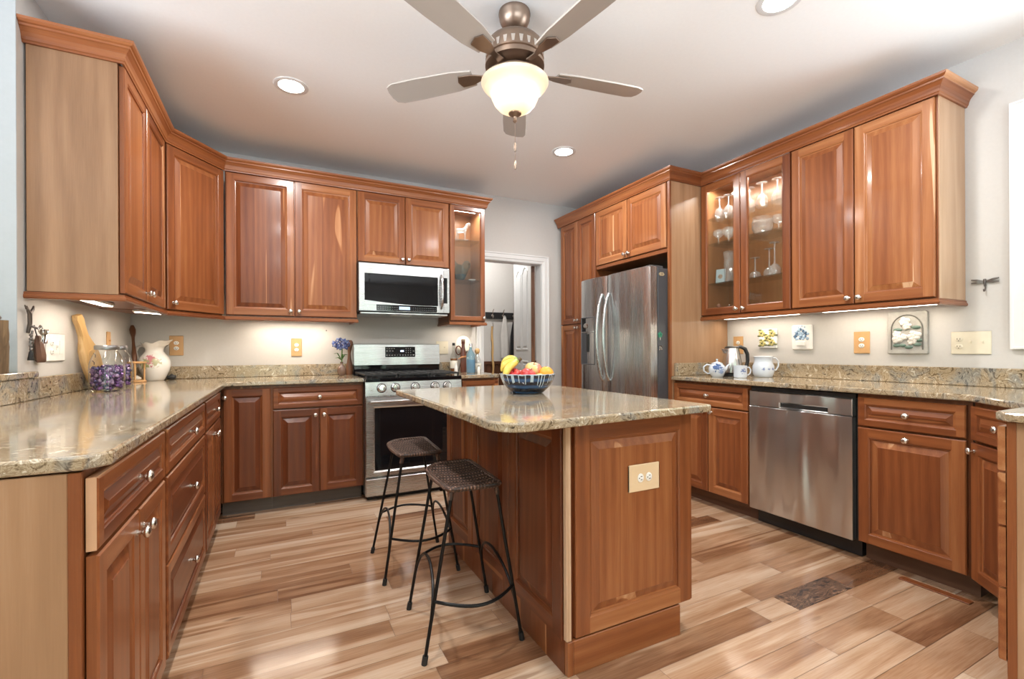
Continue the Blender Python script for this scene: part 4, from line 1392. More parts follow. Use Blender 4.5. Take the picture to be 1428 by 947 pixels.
for k in range(5):
    a = math.radians(63 + 72 * k)
    mb = MB(); mb.board(.5, 0, .05)
    ol = [(.205, -.045), (.30, -.060), (.50, -.067), (.615, -.066), (.648, -.052), (.658, -.02), (.658, .02), (.648, .052), (.615, .066), (.50, .067), (.30, .060), (.205, .045)]
    mb.prism(ol, -.004, .004, .001)
    mb.xf(Matrix.Rotation(math.radians(11), 4, 'X'))
    bl = mb.build('blade', BLADE, fan, (0, 0, -.262), (0, 0, a))
    mb = MB()
    mb.prism([(.105, -.016), (.16, -.012), (.21, -.030), (.27, -.034), (.285, 0), (.27, .034), (.21, .030), (.16, .012), (.105, .016)], -.0105, -.0045, .001)
    mb.xf(Matrix.Rotation(math.radians(11), 4, 'X'))
    mb.build('blade_bracket', 'bronze', bl)
def bowl_glow():
    m, n, b = newmat('alabaster_bowl')
    tc = node(n, 'ShaderNodeTexCoord')
    sp = node(n, 'ShaderNodeSeparateXYZ'); n.links.new(tc.outputs['Object'], sp.inputs[0])
    nz = node(n, 'ShaderNodeTexNoise', Scale=9.0, Detail=3.0); n.links.new(tc.outputs['Object'], nz.inputs['Vector'])
    v = mth(n, 'ADD', mth(n, 'MULTIPLY', mth(n, 'ADD', sp.outputs['Z'], .466), 6.6), mth(n, 'MULTIPLY', mth(n, 'SUBTRACT', nz.outputs['Fac'], .5), .12))
    n.links.new(ramp(n, v, [(0, (1.0, .70, .36)), (.28, (1.5, 1.25, .90)), (.55, (1.3, 1.02, .66)), (.8, (.62, .42, .25)), (1, (.42, .27, .16))]), b.inputs['Emission Color'])
    b.inputs['Emission Strength'].default_value = 1.0
    b.inputs['Base Color'].default_value = (.5, .42, .33, 1)
    b.inputs['Roughness'].default_value = .3
    return m
BOWL = plain('lit_alabaster_glass', (.9, .78, .62), .35, emit=(1.0, .80, .56), es=1.25)
BOWLM = bowl_glow()
mb = MB(); mb.lathe([(.148, -.318), (.155, -.322), (.1555, -.327), (.150, -.337), (.138, -.350), (.122, -.362), (.113, -.375), (.108, -.392), (.096, -.418), (.076, -.441), (.048, -.458), (.02, -.466)], n=40, cap0=False); mb.build('glass_bowl', BOWLM, fan)
mb = MB(); mb.lathe([(.03, -.462), (.030, -.468), (.02, -.476), (.009, -.482), (.007, -.494), (.010, -.500), (.004, -.508)], n=20); mb.build('finial', 'bronze', fan)
mb = MB(); mb.tube([(0, 0, -.508), (0, 0, -.700)], .0012, 6); mb.lathe([(.004, 0), (.005, .006), (.0055, .03), (.004, .04)], (0, 0, -.640), 10); mb.lathe([(.004, 0), (.005, .006), (.0055, .03), (.004, .04)], (0, 0, -.722), 10)
mb.build('pull_chain', 'bronze', fan)

# =================================================================== STOOLS
def rattan():
    m, n, b = newmat('woven_rattan')
    tc = node(n, 'ShaderNodeTexCoord')
    outs = []
    for ax, s in (('X', 150), ('Y', 150)):
        w = node(n, 'ShaderNodeTexWave', Scale=s / 6.283, Distortion=1.2)
        w.bands_direction = ax
        w.inputs['Detail Scale'].default_value = 6
        n.links.new(tc.outputs['Object'], w.inputs['Vector'])
        outs.append(w.outputs['Fac'])
    v = mth(n, 'MULTIPLY', outs[0], outs[1])
    nz = node(n, 'ShaderNodeTexNoise', Scale=30.0, Detail=4.0)
    n.links.new(tc.outputs['Object'], nz.inputs['Vector'])
    v2 = mth(n, 'ADD', mth(n, 'MULTIPLY', v, .6), mth(n, 'MULTIPLY', nz.outputs['Fac'], .5))
    n.links.new(ramp(n, v2, [(0.15, (.012, .006, .004)), (.45, (.075, .036, .022)), (.7, (.16, .085, .055)), (1, (.30, .18, .13))]), b.inputs['Base Color'])
    b.inputs['Roughness'].default_value = .5
    bp = node(n, 'ShaderNodeBump', Strength=.7, Distance=.003)
    n.links.new(v, bp.inputs['Height'])
    n.links.new(bp.outputs['Normal'], b.inputs['Normal'])
    return m
M['rattan'] = rattan()
def stool(label, cx, cy, feet, rz, hz):
    """feet: front-left, front-right, back-right, back-left in the stool's frame"""
    t = thing('bar_stool', label, 'stool', (cx, cy, 0), rz, 'woven bar stools at the island')
    # seat: dished, one rounded side
    T = [(-.125, -.165), (.165, -.155), (.165, .155), (-.125, .165)]
    ol = []
    for i, (x, y) in enumerate(T):
        pass
    ol = roundpoly([(-.115, -.190), (.070, -.205), (.090, -.19), (.118, .19), (.102, .210), (-.035, .212), (-.105, .14), (-.122, -.02)], [.035, .012, .012, .012, .012, .045, .05, .05], 4)
    mb = MB()
    N = len(ol)
    rings = []
    for f, z in ((1.0, -.014), (1.0, .0), (.97, .001), (.93, -.002), (.80, -.005), (.55, -.008), (.25, -.009)):
        rings.append([(x * f, y * f, z) for x, y in ol])
    mb.loft(rings, True, True, True)
    st = mb.build('seat', 'rattan', t, (0, 0, hz), sharp=80)
    mb = MB()
    mb.tube([(x * 1.0, y * 1.0, -.003) for x, y in ol], .0085, 8, closed=True)
    mb.tube([(x * .92, y * .92, .001) for x, y in ol], .004, 6, closed=True)
    mb.build('woven_rim', 'rattan', st)
    mb = MB()
    for k in range(19):
        y = -.18 + .37 * k / 18
        xl = -.105 + max(0, y - .10) * .62
        xr = .090 + .012 * (y + .2) / .4
        mb.tube([(xl + (xr - xl) * u, y, .0005 - .0065 * math.sin(PI * u)) for u in (0, .2, .4, .6, .8, 1)], .0040, 6)
    mb.build('weave_strand', 'rattan', st)
    tops = [(-.098, -.175), (.074, -.186), (.100, .190), (-.055, .190)]
    ht = hz - .014
    def at(k, z):
        f, p = feet[k], tops[k]
        u = z / ht
        return Vector((f[0] + (p[0] - f[0]) * u, f[1] + (p[1] - f[1]) * u, z))
    for k in range(4):
        mb = MB(); mb.tube([at(k, .012), at(k, ht + .002)], .0065, 10)
        lg = mb.build('leg', 'blackmetal', t)
        mb = MB(); mb.tube([at(k, 0), at(k, .03)], .0105, 10); mb.build('foot_cap', 'rubber', lg)
        mb = MB(); mb.tube([at(k, ht - .03), at(k, ht - .002)], .010, 8); mb.build('rattan_wrap', 'rattan', lg)
    # bowed foot rails on the two long sides, arched braces on the other two
    for a, b, s in ((0, 1, -1), (3, 2, 1)):
        p, q = at(a, .215), at(b, .215)
        mb = MB()
        out = Vector((q.y - p.y, -(q.x - p.x), 0)).normalized() * (1 if s < 0 else -1)
        mb.tube([p.lerp(q, k / 16) + out * (.085 * math.sin(PI * k / 16)) for k in range(17)], .0062, 8)
        mb.build('foot_rail', 'blackmetal', t)
    for a, b in ((0, 3), (1, 2)):
        mb = MB()
        pts = []
        for k in range(21):
            u = k / 20
            z = .10 + .19 * math.sin(PI * u) ** .75 if 0 < u < 1 else .10
            w0 = at(a, z).lerp(at(b, z), .5 - .5 * math.cos(PI * u))
            pts.append(w0)
        mb.tube(pts, .0058, 8)
        mb.build('brace', 'blackmetal', t)
    return t
stool('nearer woven rattan bar stool with black iron legs, in front of the island side', .662, 1.785, [(-.205, -.175), (.172, -.207), (.192, .177), (-.165, .20)], 0.0, .615)
stool('farther woven rattan bar stool with black iron legs, between near stool and range', .632, 2.42, [(-.187, -.176), (.180, -.196), (.19, .185), (-.175, .212)], 0.0, .615)

# =================================================================== WALL PLATES, TILES, HOOKS
OG = 'oak socket plates'
outlet(None, (-.684, BWY, 1.163), 0, 'oakplate', label='oak socket plate on the back wall near the corner, right of the white pitcher', w=.088, h=.148)
outlet(None, (.132, BWY, 1.149), 0, 'oakplate', label='oak socket plate on the back wall, left of the blue flowers', w=.08, h=.148)
outlet(None, (RWX, 2.519, 1.150), -PI / 2, 'oakplate', label='oak socket plate partly hidden behind the steel kettle', w=.09, h=.142)
outlet(None, (RWX, 1.63, 1.156), -PI / 2, 'oakplate', label='oak socket plate on the right wall, left of the flower plaque', w=.092, h=.14)
def switchplate(loc, rz, w, h, gangs, label, mat='almond'):
    t = thing('switch_plate', label, 'switch', loc, rz)
    mb = MB(); mb.board(.5, 2, .04); mb.box(-w / 2, w / 2, -.006, 0, -h / 2, h / 2, .003); mb.build('plate', mat, t)
    for x, kind in gangs:
        if kind == 's':
            mb = MB(); mb.box(x - .005, x + .005, -.0075, -.0062, -.012, .012); mb.box(x - .004, x + .004, -.015, -.006, -.001, .010, .001)
            mb.build('toggle', mat, t)
        elif kind == 'r':
            mb = MB(); mb.box(x - .0165, x + .0165, -.0085, -.0062, -.033, .033, .001); mb.build('rocker', 'whiteplastic' if mat != 'almond' else 'almond', t)
        else:
            for zz in (-.02, .02):
                mb = MB(); mb.lathe([(.0165, 0), (.0165, .0025), (.015, .0035)], (x, -.006, zz), 18, 'Y', sq=(1, .86)); r = mb.build('receptacle', mat, t)
                mb = MB()
                for xx in (-.006, .006): mb.box(x + xx - .0012, x + xx + .0012, -.0101, -.0096, zz - .002, zz + .006)
                mb.box(x - .002, x + .002, -.0101, -.0096, zz - .010, zz - .006)
                mb.build('slot', 'slot', r)
    return t
switchplate((RWX, 1.109, 1.146), -PI / 2, .163, .124, [(-.048, 'o'), (0, 's'), (.048, 's')], 'wide almond plate with a socket and two switches, under the dragonfly hook')
switchplate((1.388, BWY, 1.145), 0, .118, .123, [(-.024, 'r'), (.024, 's')], 'almond switch plate on the back wall, right of the range')
switchplate((LWX, 3.726, 1.185), PI / 2, .07, .118, [(0, 's')], 'oak switch plate on the left wall, above the jars', 'oakplate')
switchplate((LWX, 2.955, 1.140), PI / 2, .20, .13, [(-.05, 'o'), (0.0, 's'), (.05, 'r')], 'white triple plate on the left wall, left of the carved board', 'whiteplastic')

GLZ = lambda nm, c: plain(nm, c, .25, coat=.3)
YEL, OLV, BLU, LBL, WHT = GLZ('yellow_glaze', (.55, .47, .18)), GLZ('olive_glaze', (.13, .14, .05)), GLZ('slate_blue_glaze', (.09, .16, .27)), GLZ('pale_blue_glaze', (.33, .45, .58)), M['ceramic']
def blob(mb, x, z, r, y=-.02, sx=1, sz=1, d=.6): mb.ball((x, y, z), r, 10, 6, (sx, d, sz))
# tile with yellow blossoms
t = thing('wall_tile', 'square relief tile with yellow blossoms and olive leaves, nearest the kettle', 'tile', (RWX, 2.259, 1.197), -PI / 2)
mb = MB(); mb.box(-.072, .072, -.018, 0, -.074, .074, .006); mb.build('slab', WHT, t)
fl, lf = MB(), MB()
for x, z in ((-.045, .040), (.035, -.030), (-.04, -.035), (.038, .038), (0, .005)):
    for k in range(5):
        a = k * 1.257
        blob(fl, x + .016 * math.cos(a), z + .016 * math.sin(a), .012, -.019)
    blob(lf, x, z, .007, -.026)
    for k in range(3): blob(lf, x + .03 * math.cos(2 + k * 1.9), z + .028 * math.sin(2 + k * 1.9), .011, -.018, 1.6, .6)
fl.build('blossom', YEL, t); lf.build('leaf', OLV, t)
# tile with a basket of blue flowers
t = thing('wall_tile', 'white relief tile with a basket of blue flowers, right of the yellow blossom tile', 'tile', (RWX, 2.003, 1.200), -PI / 2)
mb = MB(); mb.box(-.072, .072, -.02, 0, -.088, .088, .006); mb.build('slab', WHT, t)
fl, lf = MB(), MB()
for k in range(46):
    a, r = R.uniform(0, 2 * PI), R.random() ** .5
    x, z = .056 * r * math.cos(a), .018 + .044 * r * math.sin(a)
    blob(fl if k % 3 else lf, x, z, R.uniform(.008, .012), -.021)
for x, z in ((-.02, .072), (.004, .080), (.024, .072)): blob(fl, x, z, .006, -.02)
fl.build('blossom', LBL, t); lf.build('slate_blue_petals', BLU, t)  # every third bloom takes the darker slate blue glaze
mb = MB(); mb.prism([(-.028, -.06), (.028, -.06), (.034, -.03), (-.034, -.03)], 0, .014, .003); mb.xf(Matrix.Rotation(PI / 2, 4, 'X')); mb.xf(Matrix.Translation((0, -.019, 0))); mb.build('basket', WHT, t)
# stone plaque
STONE = plain('grey_cast_stone', (.36, .35, .325), .75, bump=.5, bscale=120, var=.12)
t = thing('wall_plaque', 'grey cast stone plaque with an arch of white hydrangea flowers', 'plaque', (RWX, 1.385, 1.210), -PI / 2)
mb = MB()
pl = roundpoly([(-.097, -.125), (.097, -.125), (.097, .118), (.085, .127), (-.085, .127), (-.097, .118)], [.006] * 6, 3)
mb.prism(pl, 0, .022, .005)
mb.xf(Matrix.Rotation(PI / 2, 4, 'X'))
mb.build('slab', STONE, t)
mb = MB()
arcp = [(-.076, -.024, -.10)] + [(-.076, -.024, -.10 + .02 * k) for k in range(1, 6)] + [(-.076 * math.cos(PI * k / 14), -.024, .02 + .085 * math.sin(PI * k / 14)) for k in range(15)] + [(.076, -.024, .0 - .02 * k) for k in range(6)]
mb.tube(arcp, .0035, 6); mb.build('arch_rim', plain('dark_grout', (.12, .115, .10), .8), t)
fl, lf = MB(), MB()
for cx, cz, rr in ((-.012, .068, .026), (.0, .038, .022), (-.045, -.035, .028), (.035, -.02, .032), (.025, -.05, .022), (-.05, -.005, .02), (-.015, -.025, .02)):
    for k in range(9):
        a = k * 2.4
        blob(fl, cx + rr * .8 * (k / 9) ** .5 * math.cos(a), cz + rr * .7 * (k / 9) ** .5 * math.sin(a), rr * .48, -.026)
for x, z, s in ((.045, .03, 1.8), (-.05, -.075, 1.5), (.01, -.085, 1.6), (.05, -.07, 1.6), (-.045, .018, 1.8), (.06, -.045, 1.4), (-.02, -.075, 1.3)): blob(lf, x, z, .013, -.023, s, .8)
fl.build('blossom', plain('ivory_petals', (.62, .59, .55), .5), t); lf.build('foliage', plain('grey_green_leaf', (.10, .16, .13), .5), t)
# dragonfly hook
t = thing('wall_hook', 'metal dragonfly shaped hook on the right wall beside the window', 'hook', (RWX, 1.050, 1.462), -PI / 2)
PEW = plain('dark_pewter', (.16, .14, .13), .35, .9)
mb = MB(); mb.tube([(0, -.012, .012), (0, -.014, 0), (0, -.012, -.022)], [.006, .006, .003], 8); mb.ball((0, -.013, .014), .007, 10, 6); mb.build('insect_body', PEW, t)
for s in (-1, 1):
    for z, dz in ((.006, .012), (.002, -.002)):
        mb = MB(); mb.loft([[(s * .004, -.010, z), (s * .004, -.006, z), (s * .004, -.006, z + .004), (s * .004, -.010, z + .004)], [(s * .03, -.012, z + dz * .6 - .005), (s * .03, -.009, z + dz * .6 - .005), (s * .03, -.009, z + dz * .6 + .007), (s * .03, -.012, z + dz * .6 + .007)], [(s * .054, -.012, z + dz - .002), (s * .054, -.010, z + dz - .002), (s * .054, -.010, z + dz + .004), (s * .054, -.012, z + dz + .004)]]); mb.build('wing', PEW, t)
mb = MB(); mb.tube([(0, -.001, -.01), (0, -.006, -.03), (0, -.012, -.044), (0, -.022, -.046), (0, -.027, -.036)], .003, 8); mb.build('hook_prong', PEW, t)

# key hook with hanging bunch and pouch on the left wall (fronts face +X)
t = thing('key_hook', 'twisted metal antler hook on the left wall beneath the upper cabinet', 'hook', (LWX, 2.65, 1.27), PI / 2)
mb = MB()
mb.tube([(.03, -.004, -.07), (.025, -.012, -.03), (.012, -.016, .01), (-.012, -.014, .04)], [.006, .008, .008, .004], 8)
mb.tube([(.012, -.016, .01), (.03, -.02, .03), (.042, -.018, .045)], [.007, .006, .003], 8)
mb.tube([(-.004, -.015, .028), (-.022, -.018, .03), (-.03, -.016, .044)], [.005, .004, .002], 8)
mb.tube([(.027, -.014, -.04), (.035, -.035, -.052), (.045, -.04, -.04)], [.005, .005, .004], 8)
mb.build('antler', PEW, t)
t = thing('key_bunch', 'bunch of keys and charms with a black tassel, hanging from the antler hook', 'keys', (LWX, 2.69, 1.21), PI / 2)
mb = MB(); mb.tube(arc((0, -.040, .005), .018, 0, 2 * PI * .96, 20, 'XZ'), .0022, 6, closed=False); mb.build('ring', 'chrome', t)
for k in range(9):
    mb = MB()
    a = -.9 + .22 * k
    mb.box(-.004, .004, -.0012, .0012, -.055, -.012, .0008); mb.lathe([(.001, -.0015), (.013, -.0015), (.013, .0015), (.001, .0015)], (0, 0, -.006), 12, 'Y')
    mb.xf(Matrix.Translation((.012 + .004 * k, -.038 - .004 * (k % 4), .0)) @ Matrix.Rotation(a * .6, 4, 'Y') @ Matrix.Rotation(.5 * math.sin(k * 2.1), 4, 'Z'))
    mb.build('key', 'chrome' if k % 3 else 'bronze', t)
mb = MB(); mb.tube([(-.015, -.02, 0), (-.022, -.016, -.05), (-.02, -.016, -.085)], .004, 6)
for k in range(5): mb.ball((-.019 - .002 * (k % 2), -.017, -.02 - .015 * k), .007, 8, 6)
mb.build('charm_chain', PEW, t)
mb = MB(); mb.lathe([(.003, 0), (.006, -.008), (.011, -.04), (.010, -.042)][::-1], (-.020, -.016, -.085), 10); mb.build('tassel', 'rubber', t)
LEATH = plain('brown_leather', (.13, .06, .035), .6, bump=.3, bscale=150)
t = thing('pouch', 'brown leather pouch hanging below the keys on the left wall', 'pouch', (LWX, 2.755, 1.19), PI / 2)
mb = MB()
mb.loft([[(x * w + ox_, -.016 + y * d, z) for x, y in ((-1, 0), (-.7, -1), (.7, -1), (1, 0), (.7, .8), (-.7, .8))] for z, w, d, ox_ in ((0, .012, .006, -.02), (-.03, .026, .010, -.014), (-.085, .034, .013, .0), (-.112, .034, .011, .006), (-.118, .030, .006, .007))], True, True, True)
mb.build('bag', LEATH, t)
mb = MB(); mb.tube([(-.02, -.014, -.004), (-.03, -.010, .03), (-.03, -.008, .045)], .0022, 6); mb.build('cord', 'rubber', t)
t = thing('nail', 'tiny nail in the back wall above the blue flowers', 'nail', (.362, BWY, 1.292))
mb = MB(); mb.lathe([(.002, 0), (.002, .012), (.0055, .0125), (.005, .014), (.001, .0145)], n=10, axis='Y'); mb.build('nail_head', PEW, t)

# =================================================================== ON THE LEFT COUNTER
ZT = .9142
# carved paddle leaning on the wall
t = thing('carved_board', 'long blond wood paddle with a hollowed carved face, leaning on the left wall', 'board', (-.880, 3.285, ZT + .001))
H = [(0, 0), (.026, .002), (.040, .035), (.048, .10), (.050, .17), (.044, .225), (.026, .275), (.017, .305), (.016, .36), (.020, .395), (.014, .418), (0, .424)]
ol = H[1:-1] + [(-x, z) for x, z in H[1:-1][::-1]]
mb = MB(); mb.board(.5, 2, .02)
mb.loft([[(x * k, y, z if 0 else (.2 + (z - .2) * k2)) for x, z in ol] for y, k, k2 in ((.016, .9, .985), (.008, 1, 1), (-.008, 1, 1), (-.016, .9, .985))], True, True, False)
mb.build('blade', 'lightwood', t)
mb = MB(); mb.board(.62, 2, .02)
ell = lambda a, b, y: [(.8 * a * math.cos(2 * PI * k / 28), y, .125 + b * math.sin(2 * PI * k / 28)) for k in range(28)]
mb.loft([ell(.047, .098, -.0165), ell(.046, .097, -.020), ell(.041, .090, -.020), ell(.036, .084, -.0172), ell(.01, .02, -.0168)], False, True, True)
mb.build('carved_hollow', 'lightwood', t)
mb = MB()
for x, z in ((-.012, .06), (.014, .10), (-.006, .14), (.012, .175), (-.016, .10)): mb.tube([(x, -.0172, z), (x + .004, -.0185, z + .012), (x - .003, -.0178, z + .026)], .0022, 6)
mb.build('carving', 'walnut', t)
# lean: toward the wall (-X) and toward -Y
zax = Vector((-.050, -.150, .395)).normalized()
fr_ = Vector((1, -.62, 0)); fr_ = (fr_ - zax * fr_.dot(zax)).normalized()      # front direction = local -Y
yax = -fr_
xax = yax.cross(zax)
t.rotation_euler = Matrix((xax, yax, zax)).transposed().to_euler()
def settle(t, z):
    bpy.context.view_layer.update()
    lo = min((c.matrix_world @ v.co).z for c in t.children_recursive if c.type == 'MESH' for v in c.data.vertices)
    t.location.z += z - lo
settle(t, ZT + .0004)

def jar(loc, label, seed):
    t = thing('jar', label, 'jar', loc, 0, 'lidded glass jars')
    mb = MB()
    mb.lathe([(.001, .0), (.066, .0), (.072, .006), (.073, .12), (.070, .15), (.058, .185), (.046, .205), (.045, .214)], n=32, cap0=False, cap1=False)
    mb.build('glass', 'clearglass', t)
    mb = MB(); mb.lathe([(.001, .2145), (.050, .2145), (.051, .218), (.051, .233), (.048, .238), (.001, .2385)], n=28, cap0=False, cap1=False); mb.build('lid', plain('zinc_lid', (.30, .30, .30), .35, 1.0), t)
    mb = MB()
    rr = random.Random(seed)
    for k in range(300):
        a = rr.uniform(0, 2 * PI)
        r = .060 * rr.random() ** .35
        z = rr.uniform(.015, .125)
        mb.mat = k % 4
        s = rr.uniform(.009, .0125)
        c0 = (r * math.cos(a), r * math.sin(a), z)
        i0 = len(mb.v)
        mb.ball((0, 0, 0), s, 6, 4, (1, .7, .8))
        mb.xf(Matrix.Translation(c0) @ Euler((rr.random() * 3, rr.random() * 3, rr.random() * 3)).to_matrix().to_4x4(), i0)
    o = mb.build('wrapped_sweets', SWEETS, None, (loc[0], loc[1], loc[2]))
    o['kind'] = 'stuff'
    tag(o, 'purple and violet wrapped sweets filling ' + ('the nearer glass jar' if seed == 1 else 'the rear glass jar'), 'sweets')
    return t
SWEETS = [plain('purple_foil', (.10, .035, .16), .25, .5), plain('violet_foil', (.22, .10, .30), .25, .5), plain('indigo_foil', (.05, .04, .13), .25, .5), plain('lilac_foil', (.38, .27, .46), .25, .4)]
jar((-.795, 3.085, ZT), 'glass jar of purple sweets with a metal lid, the nearer of the pair', 1)
jar((-.832, 3.40, ZT), 'glass jar of purple sweets with a metal lid, half hidden behind its twin', 2)

# hourglass
t = thing('hourglass', 'small wooden hourglass with three posts, standing before the white pitcher', 'hourglass', (-.852, 3.91, ZT))
mb = MB()
mb.board(.5, 0, .05); mb.lathe([(.05, 0), (.053, .003), (.053, .010), (.048, .014)], n=8)
mb.build('base', 'oakplate', t)
mb = MB(); mb.board(.5, 0, .05); mb.lathe([(.048, .125), (.053, .129), (.053, .136), (.05, .139)], n=8); mb.build('top', 'oakplate', t)
for k in range(3):
    a = k * 2 * PI / 3 + .5
    mb = MB(); mb.board(.45, 2, .05); mb.tube([(.041 * math.cos(a), .041 * math.sin(a), .0135), (.041 * math.cos(a), .041 * math.sin(a), .1255)], .0055, 10); mb.build('post', 'oakplate', t)
mb = MB(); mb.lathe([(.020, .015), (.027, .022), (.027, .045), (.012, .062), (.005, .069), (.012, .076), (.027, .094), (.027, .116), (.020, .124)], n=20, cap0=False, cap1=False); mb.build('glass_bulb', 'clearglass', t)
mb = MB(); mb.lathe([(.001, .0155), (.019, .0155), (.025, .022), (.024, .03), (.001, .046)], n=16, cap0=False, cap1=False); mb.build('sand', WHT, t)

# pitcher
def patterned(name, base, spots):
    m, n, b = newmat(name)
    tc = node(n, 'ShaderNodeTexCoord')
    col = None
    base_c = node(n, 'ShaderNodeRGB'); base_c.outputs[0].default_value = (*base, 1)
    col = base_c.outputs[0]
    for (c, r, rgb, sc) in spots:
        d = node(n, 'ShaderNodeVectorMath', operation='DISTANCE')
        n.links.new(tc.outputs['Object'], d.inputs[0]); d.inputs[1].default_value = c
        nz = node(n, 'ShaderNodeTexNoise', Scale=float(sc), Detail=3.0)
        n.links.new(tc.outputs['Object'], nz.inputs['Vector'])
        q = mth(n, 'ADD', mth(n, 'DIVIDE', d.outputs['Value'], r), mth(n, 'MULTIPLY', mth(n, 'SUBTRACT', nz.outputs['Fac'], .5), 3.2))
        mr_ = node(n, 'ShaderNodeMapRange'); mr_.inputs['From Min'].default_value = 1.0; mr_.inputs['From Max'].default_value = .75
        n.links.new(q, mr_.inputs['Value'])
        mx = node(n, 'ShaderNodeMix', data_type='RGBA')
        n.links.new(mr_.outputs['Result'], mx.inputs[0]); n.links.new(col, mx.inputs[6]); mx.inputs[7].default_value = (*rgb, 1)
        col = mx.outputs[2]
    n.links.new(col, b.inputs['Base Color'])
    b.inputs['Roughness'].default_value = .14; b.inputs['Coat Weight'].default_value = .3
    return m
PITCH = patterned('rose_painted_china', (.80, .78, .74), [((.035, -.085, .155), .042, (.55, .22, .26), 45), ((.0, -.09, .115), .035, (.35, .38, .20), 50), ((.06, -.07, .13), .03, (.42, .40, .25), 60)])
t = thing('pitcher', 'white china pitcher with painted roses and a ruffled lip, in the back left corner', 'pitcher', (-.79, 4.085, ZT), -YAW)
mb = MB()
N = 36
prof = [(.055, 0), (.060, .006), (.072, .03), (.090, .07), (.098, .105), (.097, .135), (.086, .165), (.066, .190), (.055, .205), (.054, .220), (.062, .240)]
rings = []
for i, (r, h) in enumerate(prof):
    rings.append([(r * math.cos(2 * PI * k / N), r * math.sin(2 * PI * k / N) * .92, h) for k in range(N)])
for f, dz in ((1.15, .016), (1.28, .026), (1.22, .026), (.95, -.01)):
    ring = []
    for k in range(N):
        a = 2 * PI * k / N
        sp = max(0, math.cos(a)) ** 3
        ruf = .006 * math.sin(7 * a)
        r = (.062 * f + sp * .028 * f) + ruf
        ring.append((r * math.cos(a), r * math.sin(a) * .9, .240 + dz + sp * .020 + ruf))
    rings.append(ring)
mb.loft(rings, True, False, True)
mb.build('vessel', PITCH, t, sharp=70)
mb = MB(); mb.tube([(-.055, 0, .235), (-.085, 0, .248), (-.118, 0, .238), (-.132, 0, .205), (-.122, 0, .165), (-.10, 0, .130), (-.088, 0, .112)], [.008, .010, .009, .008, .008, .008, .007], 10); mb.build('handle', WHT, t)
t = thing('stone', 'small dark rough stone against the backsplash beside the pitcher', 'stone', (-.705, 4.165, ZT))
mb = MB()
mb.ball((0, 0, .018), .027, 9, 6, (1.1, .9, .72))
for k in range(len(mb.v)):
    v = mb.v[k]; f = 1 + R.uniform(-.16, .16); mb.v[k] = (v[0] * f, v[1] * f, max(0, v[2] * f))
mb.build('rock', plain('dark_rock', (.05, .05, .05), .5, bump=.5), t)
# carved stick leaning in the corner
t = thing('carved_stick', 'thin dark carved stick with a knob top, leaning in the corner behind the hourglass', 'stick', (-.878, 4.005, ZT + .002))
mb = MB(); mb.board(.6, 2, .02)
tp = Vector((-.932 + .878, 4.165 - 4.005, .388))
ns = 14
mb.tube([tp * (k / ns) for k in range(ns + 1)], [.006, .006, .007, .008, .010, .013, .016, .015, .012, .010, .009, .010, .017, .019, .010], 10)
mb.build('shaft', 'walnut', t)
settle(t, ZT + .0004)
# bark ornament on the ledge
t = thing('bark_vase', 'tall bark covered log standing on the pass-through ledge, at the left picture edge', 'vase', (-.990, 2.475, 1.0365))
mb = MB(); mb.board(.5, 2, .02)
rings = []
for z in [.205 * k / 8 for k in range(9)]:
    rings.append([((.050 + .006 * math.sin(5 * a + z * 9) + R.uniform(-.003, .003)) * math.cos(a), (.050 + .006 * math.sin(5 * a + z * 9) + R.uniform(-.003, .003)) * math.sin(a), z) for a in [2 * PI * k / 26 for k in range(26)]])
mb.loft(rings, True, True, True); mb.build('bark', 'bark', t, sharp=60)
mb = MB(); mb.ball((0, 0, .215), .030, 14, 8, (1.2, 1.2, .6)); mb.build('dark_knob', PEW, t)

# =================================================================== ON THE BACK COUNTER
t = thing('flower_vase', 'small brown bud vase holding a blue flower head, left of the range', 'vase', (.468, 4.085, ZT))
mb = MB(); mb.lathe([(.020, 0), (.030, .010), (.036, .03), (.035, .05), (.024, .075), (.012, .092), (.011, .105), (.014, .112)], n=24, cap1=False); mb.build('vessel', plain('brown_glaze', (.16, .09, .06), .2, coat=.4, var=.3, bscale=60), t)
STEM = plain('leaf_green', (.07, .16, .03), .5)
mb = MB()
mb.tube([(0, 0, .02), (.002, 0, .14), (.004, -.004, .22)], .005, 8)
for a, l, dz in ((.2, .055, .02), (2.6, .07, .03), (1.2, .05, .02), (3.6, .06, -.005), (5.2, .05, .01)):
    p0, p1, p2 = Vector((0, 0, .125)), Vector((l * .5 * math.cos(a), l * .5 * math.sin(a), .155 + dz)), Vector((l * math.cos(a), l * math.sin(a), .15 + dz))
    mb.tube([p0, p0.lerp(p1, .5), p1, p1.lerp(p2, .6), p2], [.003, .008, .010, .007, .001], 8, sq=.3)
mb.build('stem_and_leaves', STEM, t)
mb = MB()
for k in range(130):
    d = Vector((R.gauss(0, 1), R.gauss(0, 1), R.gauss(0, 1))).normalized()
    c0 = Vector((0, 0, .262)) + Vector((d.x * .066, d.y * .05, d.z * .048)) * R.uniform(.6, 1.08)
    mb.mat = k % 3
    i0 = len(mb.v); mb.ball((0, 0, 0), .012, 6, 4, (1, .35, .6))
    mb.xf(Matrix.Translation(c0) @ Euler((R.random() * 3, R.random() * 3, R.random() * 3)).to_matrix().to_4x4(), i0)
mb.build('flower_head', [plain('blue_petal', (.11, .16, .42), .5), plain('pale_blue_petal', (.27, .35, .62), .5), plain('deep_blue_petal', (.04, .06, .20), .5)], t)
t = thing('sculpture', 'slender twisted brown wood sculpture between the flower vase and the range', 'sculpture', (.539, 4.165, ZT))
mb = MB(); mb.board(.75, 2, .02)
rings = []
